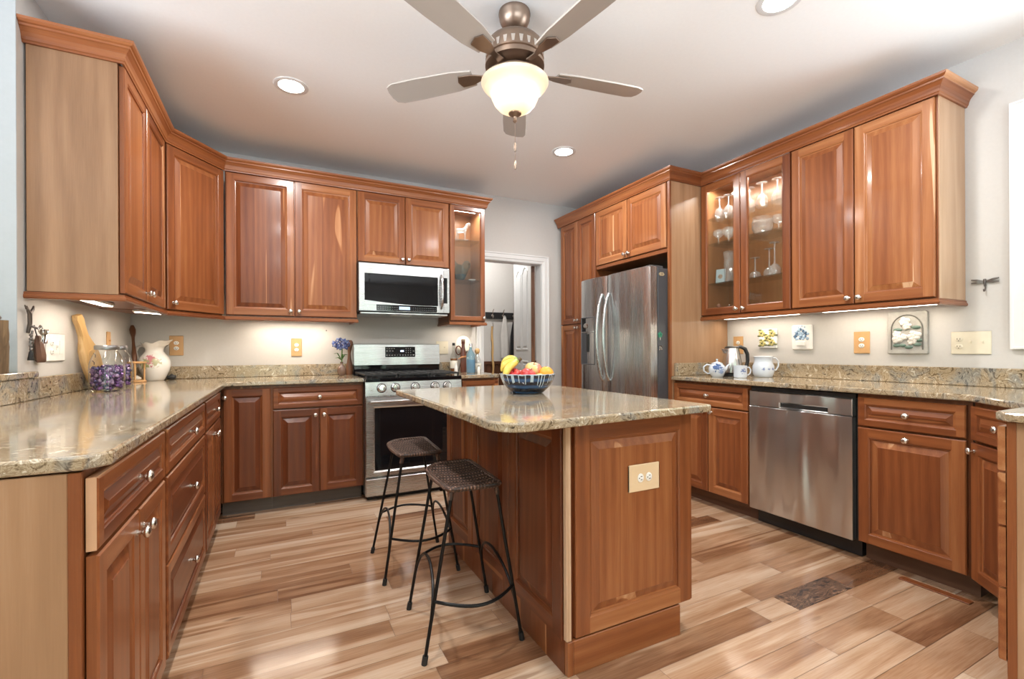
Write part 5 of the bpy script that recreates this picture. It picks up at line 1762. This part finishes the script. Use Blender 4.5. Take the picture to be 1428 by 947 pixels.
for z, w, d, ox_ in ((0, .026, .02, 0), (.01, .030, .022, .001), (.06, .030, .02, .002), (.10, .022, .016, .001), (.14, .014, .011, .0), (.18, .011, .010, .0), (.22, .017, .013, .003), (.255, .024, .016, .006), (.28, .024, .016, .008), (.296, .012, .010, .008)):
    rings.append([(ox_ + w * math.cos(2 * PI * k / 18 + z * 4), d * math.sin(2 * PI * k / 18 + z * 4), z) for k in range(18)])
mb.loft(rings, True, True, True); mb.build('carved_form', 'walnut', t, sharp=60)

def bottle(name, loc, prof, mat, label, cap=None, capmat='blackplastic', liquid=None, wrap=None, wrapmat=None, cat='bottle', n=24, sq=(1, 1)):
    t = thing(name, label, cat, loc)
    mb = MB(); mb.lathe(prof, n=n, cap0=True, cap1=False, sq=sq); mb.build('glass', mat, t)
    if liquid:
        mb = MB(); mb.lathe([(max(.001, r - .003), h + (.003 if i == 0 else 0)) for i, (r, h) in enumerate(prof) if h <= liquid[0]], n=n, sq=sq); mb.build('liquid', liquid[1], t)
    if cap:
        mb = MB(); mb.lathe(cap, n=18); mb.build('stopper', capmat, t)
    if wrap:
        mb = MB(); mb.lathe([(wrap[0], wrap[1]), (wrap[0] + .0006, wrap[1] + .001), (wrap[0] + .0006, wrap[2] - .001), (wrap[0], wrap[2])], n=n, cap0=False, cap1=False, sq=sq); mb.build('paper_band', wrapmat, t)
    return t
AMB = plain('amber_liquid', (.20, .07, .015), .1)
CREAM = plain('cream_paper', (.72, .68, .58), .6)
bottle('bottle', (1.452, 4.08, ZT), [(.030, 0), (.034, .004), (.034, .13), (.028, .155), (.013, .19), (.0115, .235), (.0135, .24), (.0135, .25)], 'clearglass', 'clear glass bottle with a black cap, first to the right of the range', [(.014, .249), (.014, .272), (.012, .274)], liquid=(.13, AMB), wrap=(.0345, .04, .11), wrapmat=CREAM)
bottle('bottle', (1.420, 3.93, ZT), [(.013, 0), (.015, .003), (.015, .06), (.009, .072), (.008, .082)], 'whiteplastic', 'tiny white bottle in front of the clear black-capped bottle', [(.009, .081), (.009, .094), (.007, .095)], 'whiteplastic')
BRN = plain('red_brown_stoneware', (.14, .045, .028), .25, coat=.3)
t = bottle('jug_bottle', (1.540, 4.065, ZT), [(.024, 0), (.028, .004), (.028, .15), (.024, .19), (.016, .23), (.014, .262), (.017, .266), (.017, .29)], BRN, 'tall red-brown bottle with a ring handle, left of the blue bottle', [(.0175, .289), (.0175, .306), (.014, .309)], 'bronze')
mb = MB(); mb.tube([(-.020 - .022 + .026 * math.cos(a), .012, .205 + .040 * math.sin(a)) for a in [2 * PI * k / 20 for k in range(20)]], .0055, 8, closed=True); mb.build('ring_handle', BRN, t)
mb = MB(); mb.tube([(.02, -.016, .148), (-.03, -.030, .138), (-.062, -.034, .122)], [.010, .009, .004], 8); mb.build('spout', plain('orange_glaze', (.42, .18, .07), .3), t)
bottle('bottle', (1.548, 3.895, ZT), [(.038, 0), (.041, .005), (.042, .12), (.040, .165), (.024, .195), (.013, .21), (.0125, .232)], 'blueglass', 'sky blue glass bottle with a silver cap, in the middle of the group', [(.015, .2315), (.015, .262), (.013, .265)], 'chrome', liquid=(.15, plain('blue_liquid', (.10, .36, .50), .1)))
bottle('bottle', (1.628, 3.935, ZT), [(.032, 0), (.036, .005), (.036, .10), (.028, .13), (.015, .155), (.0135, .175)], 'clearglass', 'clear bottle with a round wooden stopper, rightmost of the group', [(.010, .17), (.020, .182), (.024, .20), (.020, .215), (.008, .224)], 'lightwood', liquid=(.07, AMB), wrap=(.0365, .03, .085), wrapmat=CREAM)
bottle('bottle', (1.600, 3.835, ZT), [(.011, 0), (.013, .003), (.013, .045), (.008, .054), (.007, .06)], 'whiteplastic', 'tiny white bottle in front of the wooden-stoppered bottle', [(.008, .0595), (.008, .07), (.006, .071)], 'chrome')
t = thing('plate', 'cream round plate on a stand behind the bottles', 'plate', (1.572, 4.150, ZT + .0035), 0)
mb = MB(); mb.lathe([(.001, .006), (.042, .006), (.070, .014), (.074, .013), (.072, .009), (.044, .0), (.001, .0)], (0, 0, 0), 36, 'Y', cap0=False, cap1=False)
mb.xf(Matrix.Translation((0, .0, .262)) @ Matrix.Rotation(-.16, 4, 'X')); mb.build('disc', CREAM, t)
mb = MB()
for s in (-1, 1): mb.tube([(s * .03, .045, 0), (s * .02, .012, .10), (s * .03, -.006, .185), (s * .03, -.024, .186), (s * .03, -.025, .198)], .0032, 8)
mb.tube([(-.03, -.004, .185), (.03, -.004, .185)], .003, 8); mb.tube([(-.035, -.05, 0.004), (0, .0, .185), (.035, -.05, .004)], .003, 8)
mb.build('stand', 'blackmetal', t)

# =================================================================== ON THE RIGHT COUNTER
BLUEF = lambda nm, sp: patterned(nm, (.56, .61, .68), sp)
FLW = (.06, .11, .26)
tp_ = BLUEF('tea_china', [((-.02, -.05, .075), .030, FLW, 60), ((.01, -.055, .045), .020, (.25, .32, .5), 80)])
t = thing('teapot', 'pale blue teapot painted with a blue flower, left of the kettle', 'teapot', (2.872, 2.352, ZT), -YAW)
mb = MB(); mb.lathe([(.034, 0), (.037, .003), (.048, .02), (.058, .045), (.060, .062), (.054, .080), (.040, .094), (.036, .097)], n=30); mb.build('pot', tp_, t)
mb = MB(); mb.lathe([(.040, .0965), (.038, .101), (.022, .109), (.006, .113), (.005, .120), (.008, .126), (.006, .132), (.001, .133)], n=24); mb.build('lid', tp_, t)
mb = MB(); mb.tube([(.050, 0, .048), (.066, 0, .060), (.076, 0, .080), (.088, 0, .092)], [.013, .010, .007, .006], 12); mb.build('spout', tp_, t)
mb = MB(); mb.tube([(-.045, 0, .086), (-.075, 0, .092), (-.098, 0, .075), (-.096, 0, .045), (-.072, 0, .026), (-.052, 0, .028)], .0055, 10); mb.build('handle', tp_, t)
t = thing('kettle', 'brushed steel electric kettle with a black handle, under the glass cabinet', 'kettle', (3.075, 2.385, ZT), -YAW)
mb = MB(); mb.lathe([(.070, 0), (.073, .003), (.073, .020), (.068, .024)], n=32); mb.build('base', 'blackplastic', t)
mb = MB(); mb.lathe([(.066, .0245), (.073, .028), (.074, .045), (.068, .11), (.058, .17), (.050, .205), (.049, .212)], n=36, cap1=False); mb.build('vessel', steel('kettle_steel', (.62, .60, .58), .22), t)
mb = MB(); mb.lathe([(.050, .2115), (.050, .218), (.044, .224), (.015, .228), (.001, .229)], n=28); mb.build('lid', 'blackplastic', t)
mb = MB(); mb.loft([[(-.050, -.020, .165), (-.046, -.030, .208), (-.046, .030, .208), (-.050, .020, .165)], [(-.072, -.006, .190), (-.078, -.010, .206), (-.078, .010, .206), (-.072, .006, .190)]], True, True, True); mb.build('spout', 'steel', t)
mb = MB(); mb.tube([(.03, 0, .215), (.065, 0, .222), (.100, 0, .206), (.118, 0, .165), (.120, 0, .115), (.112, 0, .078), (.096, 0, .060), (.076, 0, .062)], [.011, .014, .015, .014, .013, .013, .012, .010], 12); mb.build('handle', 'blackplastic', t)
t = thing('mug', 'small pale blue mug with a heart motif, in front of the kettle', 'mug', (2.945, 2.215, ZT), -YAW)
mgm = BLUEF('mug_china', [((0, -.046, .05), .018, (.16, .2, .38), 90)])
mb = MB(); mb.lathe([(.040, 0), (.043, .003), (.044, .02), (.043, .060), (.046, .086), (.043, .086), (.040, .06), (.040, .008), (.001, .007)], n=30, cap1=False); mb.build('cup', mgm, t)
mb = MB(); mb.tube([(.042, 0, .072), (.062, 0, .074), (.074, 0, .055), (.070, 0, .032), (.055, 0, .018), (.043, 0, .020)], .0048, 10); mb.build('handle', mgm, t)
t = thing('jug', 'pale blue jug with three small flowers, rightmost on the coffee corner', 'jug', (3.155, 2.185, ZT), -YAW)
jm = BLUEF('jug_china', [((0, -.072, .06), .011, (.2, .24, .42), 90), ((-.032, -.064, .06), .011, (.2, .24, .42), 90), ((.034, -.063, .06), .011, (.2, .24, .42), 90)])
mb = MB(); mb.lathe([(.056, 0), (.060, .003), (.068, .025), (.073, .05), (.071, .08), (.061, .104), (.059, .112), (.060, .140), (.067, .149), (.065, .151), (.056, .140), (.055, .112), (.066, .07), (.06, .02), (.001, .012)], n=36, cap1=False); mb.build('vessel', jm, t)
mb = MB(); mb.tube([(.060, 0, .138), (.090, 0, .138), (.110, 0, .115), (.110, 0, .080), (.092, 0, .050), (.071, 0, .046)], .0055, 10); mb.build('handle', jm, t)
t = thing('floor_register', 'low wooden floor register by the toe kick at the right', 'register', (2.70, 1.03, 0), -PI / 2)
mb = MB(); mb.board(.35, 0, .05); mb.box(-.13, .13, -.025, .02, .0005, .006, .002); mb.build('register_plate', 'cherry', t)

# =================================================================== FRUIT BOWL ON THE ISLAND
BX, BY, BZ = 1.118, 2.045, ZI1 + .0003
def bowlmat():
    m, n, b = newmat('blue_drip_glaze')
    tc = node(n, 'ShaderNodeTexCoord')
    sep = node(n, 'ShaderNodeSeparateXYZ'); n.links.new(tc.outputs['Object'], sep.inputs[0])
    z = sep.outputs['Z']
    w = node(n, 'ShaderNodeTexNoise', Scale=9.0, Detail=2.0); n.links.new(tc.outputs['Object'], w.inputs['Vector'])
    band = mth(n, 'SINE', mth(n, 'ADD', mth(n, 'MULTIPLY', z, 185.0), mth(n, 'MULTIPLY', w.outputs['Fac'], 2.0)))
    col = ramp(n, mth(n, 'ADD', mth(n, 'MULTIPLY', band, .5), .5), [(.2, (.004, .006, .016)), (.55, (.010, .030, .085)), (.9, (.03, .09, .21))])
    ang = mth(n, 'ARCTAN2', sep.outputs['Y'], sep.outputs['X'])
    cb = node(n, 'ShaderNodeCombineXYZ'); n.links.new(mth(n, 'MULTIPLY', ang, 4.2), cb.inputs[0])
    dn = node(n, 'ShaderNodeTexNoise', Scale=1.0, Detail=0.0); n.links.new(cb.outputs[0], dn.inputs['Vector'])
    ridge = mth(n, 'ABSOLUTE', mth(n, 'SUBTRACT', dn.outputs['Fac'], .5))
    # a drip where the noise crosses its middle, its length set by a slower noise
    cb2 = node(n, 'ShaderNodeCombineXYZ'); n.links.new(mth(n, 'MULTIPLY', ang, 1.7), cb2.inputs[0])
    ln = node(n, 'ShaderNodeTexNoise', Scale=1.0, Detail=0.0); n.links.new(cb2.outputs[0], ln.inputs['Vector'])
    thr = mth(n, 'SUBTRACT', .098, mth(n, 'MULTIPLY', ln.outputs['Fac'], .085))
    drip = mth(n, 'MULTIPLY', mth(n, 'LESS_THAN', ridge, .034), mth(n, 'GREATER_THAN', z, thr))
    rim = mth(n, 'GREATER_THAN', mth(n, 'ADD', z, mth(n, 'MULTIPLY', dn.outputs['Fac'], .012)), .1005)
    f = mth(n, 'MAXIMUM', drip, rim)
    mx = node(n, 'ShaderNodeMix', data_type='RGBA'); n.links.new(f, mx.inputs[0]); n.links.new(col, mx.inputs[6]); mx.inputs[7].default_value = (.42, .52, .60, 1)
    n.links.new(mx.outputs[2], b.inputs['Base Color'])
    b.inputs['Roughness'].default_value = .1; b.inputs['Coat Weight'].default_value = .5
    return m
bowl = thing('fruit_bowl', 'dark blue glazed bowl with pale drips, full of fruit on the island', 'bowl', (BX, BY, BZ))
mb = MB(); mb.lathe([(.070, 0), (.078, .003), (.088, .012), (.108, .030), (.124, .052), (.134, .075), (.141, .097), (.1385, .0985), (.130, .075), (.119, .053), (.102, .033), (.08, .017), (.001, .012)], n=48, cap1=False)
mb.build('vessel', bowlmat(), bowl)
def fruitmat(name, stops, rough=.3, sc=9):
    m, n, b = newmat(name)
    tc = node(n, 'ShaderNodeTexCoord')
    nz = node(n, 'ShaderNodeTexNoise', Scale=float(sc), Detail=4.0)
    mp = node(n, 'ShaderNodeMapping'); mp.inputs['Scale'].default_value = (1.5, 1.5, .7)
    n.links.new(tc.outputs['Object'], mp.inputs['Vector']); n.links.new(mp.outputs['Vector'], nz.inputs['Vector'])
    n.links.new(ramp(n, nz.outputs['Fac'], stops), b.inputs['Base Color'])
    b.inputs['Roughness'].default_value = rough; b.inputs['Coat Weight'].default_value = .2
    return m
REDF = fruitmat('red_apple_skin', [(.3, (.45, .02, .02)), (.55, (.60, .05, .05)), (.72, (.70, .22, .16))], sc=20)
GALA = fruitmat('blush_apple_skin', [(.35, (.66, .50, .16)), (.5, (.70, .40, .18)), (.62, (.66, .16, .12))], sc=14)
YELF = fruitmat('yellow_apple_skin', [(.3, (.68, .46, .10)), (.6, (.72, .55, .18)), (.75, (.62, .35, .10))], sc=16)
ORNG = plain('orange_peel', (.80, .33, .03), .42, bump=.4, bscale=350)
RV, FV = Vector((_c, -_s, 0)), Vector((_s, _c, 0))
def fpos(r, f, z): 
    p = Vector((BX, BY, 0)) + RV * r + FV * f
    return (p.x, p.y, BZ + z)
def apple(pos, rad, mat, label, tilt=(0, 0), name='apple', cat='apple', stem=True):
    t = thing(name, label, cat, pos)
    mb = MB()
    prof = [(.02, -.86), (.30, -.93), (.55, -.86), (.80, -.62), (.96, -.25), (1.0, .10), (.94, .45), (.76, .72), (.50, .86), (.28, .84), (.10, .70), (.015, .62)]
    mb.lathe([(a * rad, b * rad) for a, b in prof], n=26)
    rot = Euler((tilt[0], tilt[1], 0)).to_matrix().to_4x4()
    mb.xf(rot); mb.build('skin', mat, t, sharp=80)
    if stem:
        mb = MB(); mb.tube([(0, 0, rad * .6), (.001, 0, rad * .85), (.004, 0, rad * 1.1)], .0016, 6); mb.xf(rot); mb.build('stem', 'walnut', t)
    return t
apple(fpos(-.070, -.010, .088), .036, REDF, 'bright red apple beside the bananas in the blue bowl', (.5, -.4))
apple(fpos(.000, -.062, .087), .040, REDF, 'pinkish red apple at the front middle of the fruit bowl', (.3, .3))
apple(fpos(.030, .025, .108), .046, GALA, 'yellow and red blushed apple at the top of the bowl', (.35, -.1))
apple(fpos(.064, -.068, .072), .030, YELF, 'yellow apple low at the front rim of the bowl', (.2, .4), stem=False)
apple(fpos(-.045, .075, .078), .036, REDF, 'yellowish red apple at the rear of the bowl, mostly hidden', (-.2, .1), stem=False)
t = thing('orange', 'round orange at the right of the fruit bowl', 'orange', fpos(.094, -.004, .096))
mb = MB(); mb.ball((0, 0, 0), .038, 26, 16, (1, 1, .95)); mb.build('peel', ORNG, t)
mb = MB(); mb.lathe([(.004, 0), (.003, .002), (.001, .0025)], (0, 0, .0355), 8); mb.build('navel', STEM, t)
# bananas
BAN = fruitmat('banana_skin', [(.3, (.62, .42, .05)), (.6, (.70, .53, .10)), (.72, (.50, .42, .08))], .4, 10)
BTIP = plain('banana_tip', (.10, .06, .02), .6)
BGRN = plain('banana_green', (.25, .34, .06), .45)
bt = thing('banana_bunch', 'bunch of yellow bananas with green stalks at the left of the bowl', 'bananas', fpos(0, .0, 0))
S0 = (-.050, .012, .160)
def smooth(P, n=5):
    P = [Vector(p) for p in P]
    out = []
    for i in range(len(P) - 1):
        p0, p1, p2, p3 = P[max(0, i - 1)], P[i], P[i + 1], P[min(len(P) - 1, i + 2)]
        for j in range(n):
            t = j / n
            out.append(.5 * ((2 * p1) + (p2 - p0) * t + (2 * p0 - 5 * p1 + 4 * p2 - p3) * t * t + (3 * p1 - p0 - 3 * p2 + p3) * t ** 3))
    return out + [P[-1]]
for pth in ([S0, (-.075, .030, .172), (-.105, .042, .163), (-.118, .040, .140), (-.122, .034, .118)],
            [S0, (-.078, .006, .156), (-.108, -.004, .143), (-.120, -.010, .124), (-.122, -.012, .106)],
            [S0, (-.070, -.018, .146), (-.092, -.042, .130), (-.106, -.058, .105), (-.108, -.064, .082)]):
    mb = MB()
    pts = [RV * r + FV * f + Vector((0, 0, z)) for r, f, z in smooth(pth)]
    m = len(pts) - 1
    rr = [(.0055 + .0135 * math.sin(PI * min(1, .05 + .9 * j / m)) ** .6) if j < m else .005 for j in range(m + 1)]
    mb.tube(pts, rr, 8)
    b_ = mb.build('banana', BAN, bt, sharp=60)
    mb = MB(); mb.tube(pts[:4], [q + .0008 for q in rr[:4]], 8); mb.build('stalk', BGRN, b_)
    mb = MB(); mb.tube([pts[-1], pts[-1] + (pts[-1] - pts[-2]) * .5], [.0052, .004], 8); mb.build('tip', BTIP, b_)
c0 = RV * S0[0] + FV * S0[1] + Vector((0, 0, S0[2]))
mb = MB(); mb.tube([c0 - RV * .004, c0 + RV * .010 + Vector((0, 0, .006)), c0 + RV * .020 + Vector((0, 0, .014))], [.011, .010, .008], 10); mb.build('crown', BTIP, bt)

# =================================================================== GLASSWARE IN THE LIT CABINETS
def goblet(cab, x, y, z, h, r, stem, inv, label, group='stemware in the double glass cabinet', name='wine_glass', cat='glass', cut=False):
    loc = cab.matrix_basis @ Vector((x, y, z))
    t = thing(name, label, cat, loc, 0, group)
    hs = h * stem
    prof_f = [(.001, 0), (r * .85, 0), (r * .85, .002), (.006, .007)]
    P = prof_f + [(.0045, hs * .5), (.006, hs)]
    bowlp = [(.006, hs), (r * .75, hs + (h - hs) * .22), (r, hs + (h - hs) * .5), (r * .9, h)]
    def put(mb, nm, mat):
        if inv: mb.xf(Matrix.Translation((0, 0, h)) @ Matrix.Diagonal((1, 1, -1, 1)))
        return mb.build(nm, mat, t)
    mb = MB(); mb.lathe(P, n=18, cap0=False, cap1=False); put(mb, 'foot_and_stem', 'crystal')
    mb = MB(); mb.lathe(bowlp, n=9 if cut else 20, cap0=False, cap1=False, sm=not cut); put(mb, 'bowl', 'crystal')
    return t
bpy.context.view_layer.update()
S4, S3, S2, S1 = 1.396, 1.6385, 1.9515, 2.1515
for (x, y, lab) in ((.065, .12, 'upturned cut glass on the top lit shelf, far left of the cabinet'), (.148, .12, 'upturned cut glass on the top lit shelf, second from the left'), (.322, .13, 'upturned cut glass on the top lit shelf, behind the middle door stiles'), (.436, .11, 'upturned stem glass on the top lit shelf, left in the right door'), (.540, .13, 'upturned stem glass on the top lit shelf, right in the right door'), (.640, .12, 'upturned stem glass on the top lit shelf, far right of the cabinet')):
    goblet(GLR, x, y, S1, .175, .042, .42, True, lab, cut=True)
for (x, y, lab) in ((.070, .10, 'short dessert glass on the second shelf, leftmost'), (.112, .17, 'short dessert glass on the second shelf, second from the left'), (.160, .10, 'short dessert glass on the second shelf, beside the door stile'), (.548, .13, 'short dessert glass on the second shelf, right of the crystal bowl')):
    goblet(GLR, x, y, S2, .115, .040, .45, False, lab, 'dessert glasses in the double glass cabinet')
for (x, y, h, lab) in ((.372, .12, .155, 'small upturned wine glass on the third shelf, leftmost in the right door'), (.456, .16, .21, 'slim upturned wine glass on the third shelf, in the middle'), (.530, .11, .235, 'tall upturned wine glass on the third shelf, at the right')):
    goblet(GLR, x, y, S3, h, .040, .62, True, lab)
def at_cab(cab, x, y, z): return cab.matrix_basis @ Vector((x, y, z))
t = thing('crystal_bowl', 'heavy cut crystal bowl on the second shelf of the double glass cabinet', 'bowl', at_cab(GLR, .425, .13, S2))
mb = MB(); mb.lathe([(.001, 0), (.04, 0), (.055, .02), (.07, .05), (.072, .09), (.064, .115), (.068, .13)], n=14, cap0=False, cap1=False, sm=False); mb.build('cut_glass', 'crystal', t)
t = thing('crystal_vase', 'tall cut crystal vase on the third shelf behind the left glass door', 'vase', at_cab(GLR, .150, .12, S3))
mb = MB(); mb.lathe([(.001, 0), (.034, 0), (.036, .01), (.034, .06), (.038, .12), (.036, .18), (.044, .245)], n=12, cap0=False, cap1=False, sm=False); mb.build('cut_glass', 'crystal', t)
t = thing('framed_card', 'small pale blue card with a round shell picture, on the third shelf', 'card', at_cab(GLR, .085, .10, S3 + .002), -PI / 2 + .25)
mb = MB(); mb.box(-.036, .036, -.006, .006, 0, .115, .001); mb.xf(Matrix.Rotation(-.12, 4, 'X')); mb.build('card', plain('pale_blue_card', (.42, .54, .58), .5), t)
mb = MB(); mb.lathe([(.001, .0072), (.018, .0072)], (0, 0, .055), 20, 'Y', cap0=False, cap1=False); mb.xf(Matrix.Rotation(-.12, 4, 'X')); mb.build('picture', plain('tan_print', (.35, .25, .18), .5, var=.5, bscale=200), t)
t = thing('figurine', 'little terracotta figurine on the cabinet floor behind the left glass door', 'figurine', at_cab(GLR, .070, .10, S4))
mb = MB(); mb.lathe([(.022, 0), (.026, .01), (.020, .035), (.014, .05), (.018, .062), (.014, .078), (.004, .086)], n=16); mb.build('clay_body', plain('terracotta', (.30, .13, .08), .6), t)
t = thing('trinket_box', 'dark silver trinket box on the cabinet floor beside the terracotta figurine', 'box', at_cab(GLR, .150, .12, S4))
mb = MB(); mb.box(-.04, .04, -.03, .03, 0, .045, .006); mb.build('box_body', PEW, t)
mb = MB(); mb.lathe([(.036, .0455), (.03, .058), (.008, .066), (.006, .074), (.001, .076)], n=16); mb.build('lid', 'chrome', t)
t = thing('dish', 'small red and white patterned dish on the cabinet floor, right door', 'dish', at_cab(GLR, .540, .12, S4))
mb = MB(); mb.lathe([(.03, 0), (.034, .004), (.055, .03), (.06, .045), (.056, .045), (.032, .01), (.001, .008)], n=24, cap1=False); mb.build('china', patterned('red_china', (.75, .7, .66), [((0, -.05, .025), .03, (.4, .05, .06), 70), ((-.05, 0, .025), .03, (.4, .05, .06), 70)]), t)
t = thing('dish', 'small grey glass dish on the cabinet floor, left in the right door', 'dish', at_cab(GLR, .450, .13, S4))
mb = MB(); mb.lathe([(.001, 0), (.025, 0), (.04, .02), (.042, .035)], n=18, cap0=False, cap1=False); mb.build('glass', 'crystal', t)

# narrow cabinet by the doorway
G2 = 1.396
t = thing('crystal_horse', 'clear crystal horse figurine on the top shelf of the narrow glass cabinet', 'figurine', at_cab(GLB, .165, .12, 2.1265), -.3)
mb = MB()
mb.box(-.06, .06, -.03, .03, 0, .015, .003); mb.build('plinth', 'crystal', t)
mb = MB()
mb.tube([(-.05, 0, .105), (-.03, 0, .10), (.0, 0, .098), (.03, 0, .108), (.045, 0, .13), (.055, 0, .158), (.068, 0, .165), (.085, 0, .152)], [.014, .024, .022, .022, .016, .013, .013, .007], 10)
for x, sx_ in ((-.04, -.012), (-.032, .004), (.028, .012), (.036, -.004)):
    mb.tube([(x, .01 * (1 if sx_ > 0 else -1), .095), (x + sx_ * .5, .01 * (1 if sx_ > 0 else -1), .055), (x + sx_, .01 * (1 if sx_ > 0 else -1), .0155)], [.010, .006, .005], 8)
mb.tube([(-.062, 0, .105), (-.08, 0, .09), (-.085, 0, .06)], [.006, .008, .003], 8)
mb.build('horse', 'crystal', t)
t = thing('glass_bowl', 'wavy teal and clear art glass bowl on the middle shelf of the narrow cabinet', 'bowl', at_cab(GLB, .150, .12, 1.7615))
mb = MB()
rings = []
for r, h, a in ((.03, 0, 0), (.045, .01, 0), (.06, .05, .004), (.075, .10, .010), (.095, .15, .018)):
    rings.append([((r + a * math.sin(5 * q)) * math.cos(q), (r + a * math.sin(5 * q)) * math.sin(q), h + a * 1.4 * math.cos(5 * q)) for q in [2 * PI * k / 40 for k in range(40)]])
mb.loft(rings, True, False, True); mb.build('wavy_glass', thin_glass('teal_glass', (.55, .75, .78), 3.0, .04), t)
mb = MB(); mb.lathe([(.044, .012), (.058, .05), (.06, .055)], n=24, cap0=False, cap1=False); mb.build('dark_core', plain('dark_teal_glass', (.02, .07, .09), .1), t)
t = thing('dish', 'small white dish beside the teal glass bowl in the narrow cabinet', 'dish', at_cab(GLB, .270, .12, 1.7615))
mb = MB(); mb.lathe([(.018, 0), (.02, .003), (.036, .02), (.033, .02), (.018, .006), (.001, .006)], n=20, cap1=False); mb.build('china', WHT, t)

# =================================================================== IN THE HALL
t = thing('coat_rack', 'black coat rack board with metal hooks on the hall wall beyond the doorway', 'rack', (2.66, HALLY, 1.575))
mb = MB(); mb.box(-.245, .215, -.022, 0, -.042, .044, .003); mb.build('board', plain('black_paint', (.012, .012, .013), .4), t)
for x in (-.155, .0, .155):
    mb = MB(); mb.lathe([(.014, .022), (.016, .028), (.012, .034)], (x, 0, 0), 14, 'Y')
    mb.tube([(x, -.03, -.03), (x, -.055, -.028), (x, -.06, -.010), (x, -.035, 0), (x, -.045, .05), (x, -.065, .075)], .005, 8); mb.ball((x, -.066, .078), .008, 8, 6); mb.ball((x, -.058, -.008), .008, 8, 6)
    mb.build('hook', 'nickel', t)
LINEN = plain('grey_white_linen', (.62, .60, .57), .85, bump=.4, bscale=60)
def hang(name, label, cat, x, top, bot, w, mat, y=-.07, folds=5):
    t = thing(name, label, cat, (x, HALLY, top))
    mb = MB()
    N = 40
    rings = []
    for j in range(12):
        u = j / 11
        ww = w * (.30 + .70 * min(1, u * 2.2) ** .7)
        rings.append([(ww * math.cos(a) * (1 + .10 * math.sin(folds * a + u)), y + .5 * ww * .5 * math.sin(a) * (1 + .18 * math.sin(folds * a)), (bot - top) * u) for a in [2 * PI * k / N for k in range(N)]])
    mb.loft(rings, True, True, True)
    mb.build('cloth', mat, t, sharp=70)
    mb = MB(); mb.tube(arc((0, y, .004), .012, -.3, PI + .3, 10, 'XZ'), .003, 6); mb.build('loop', mat, t)
hang('scarf', 'pale grey scarf hanging from the coat rack in the hall', 'scarf', 2.665, 1.555, 1.02, .055, LINEN)
hang('coat', 'black coat hanging at the right of the coat rack in the hall', 'coat', 2.825, 1.545, 1.0, .075, plain('black_wool', (.012, .012, .014), .9), folds=4)
t = thing('cane', 'twisted blond walking cane leaning on the hall wainscot', 'cane', (2.50, HALLY - .10, .0))
mb = MB(); mb.board(.5, 2, .02)
mb.tube([(.0 + .004 * math.sin(k * 1.1), .075 * k / 30 + .004 * math.cos(k * 1.1), .003 + 1.43 * k / 30) for k in range(31)], [.014 + .002 * math.sin(k * 1.7) for k in range(31)], 10)
mb.build('shaft', 'lightwood', t)
mb = MB(); mb.tube([(0, 0, 0), (0, 0, .03)], .017, 10); mb.build('rubber_tip', 'rubber', t)
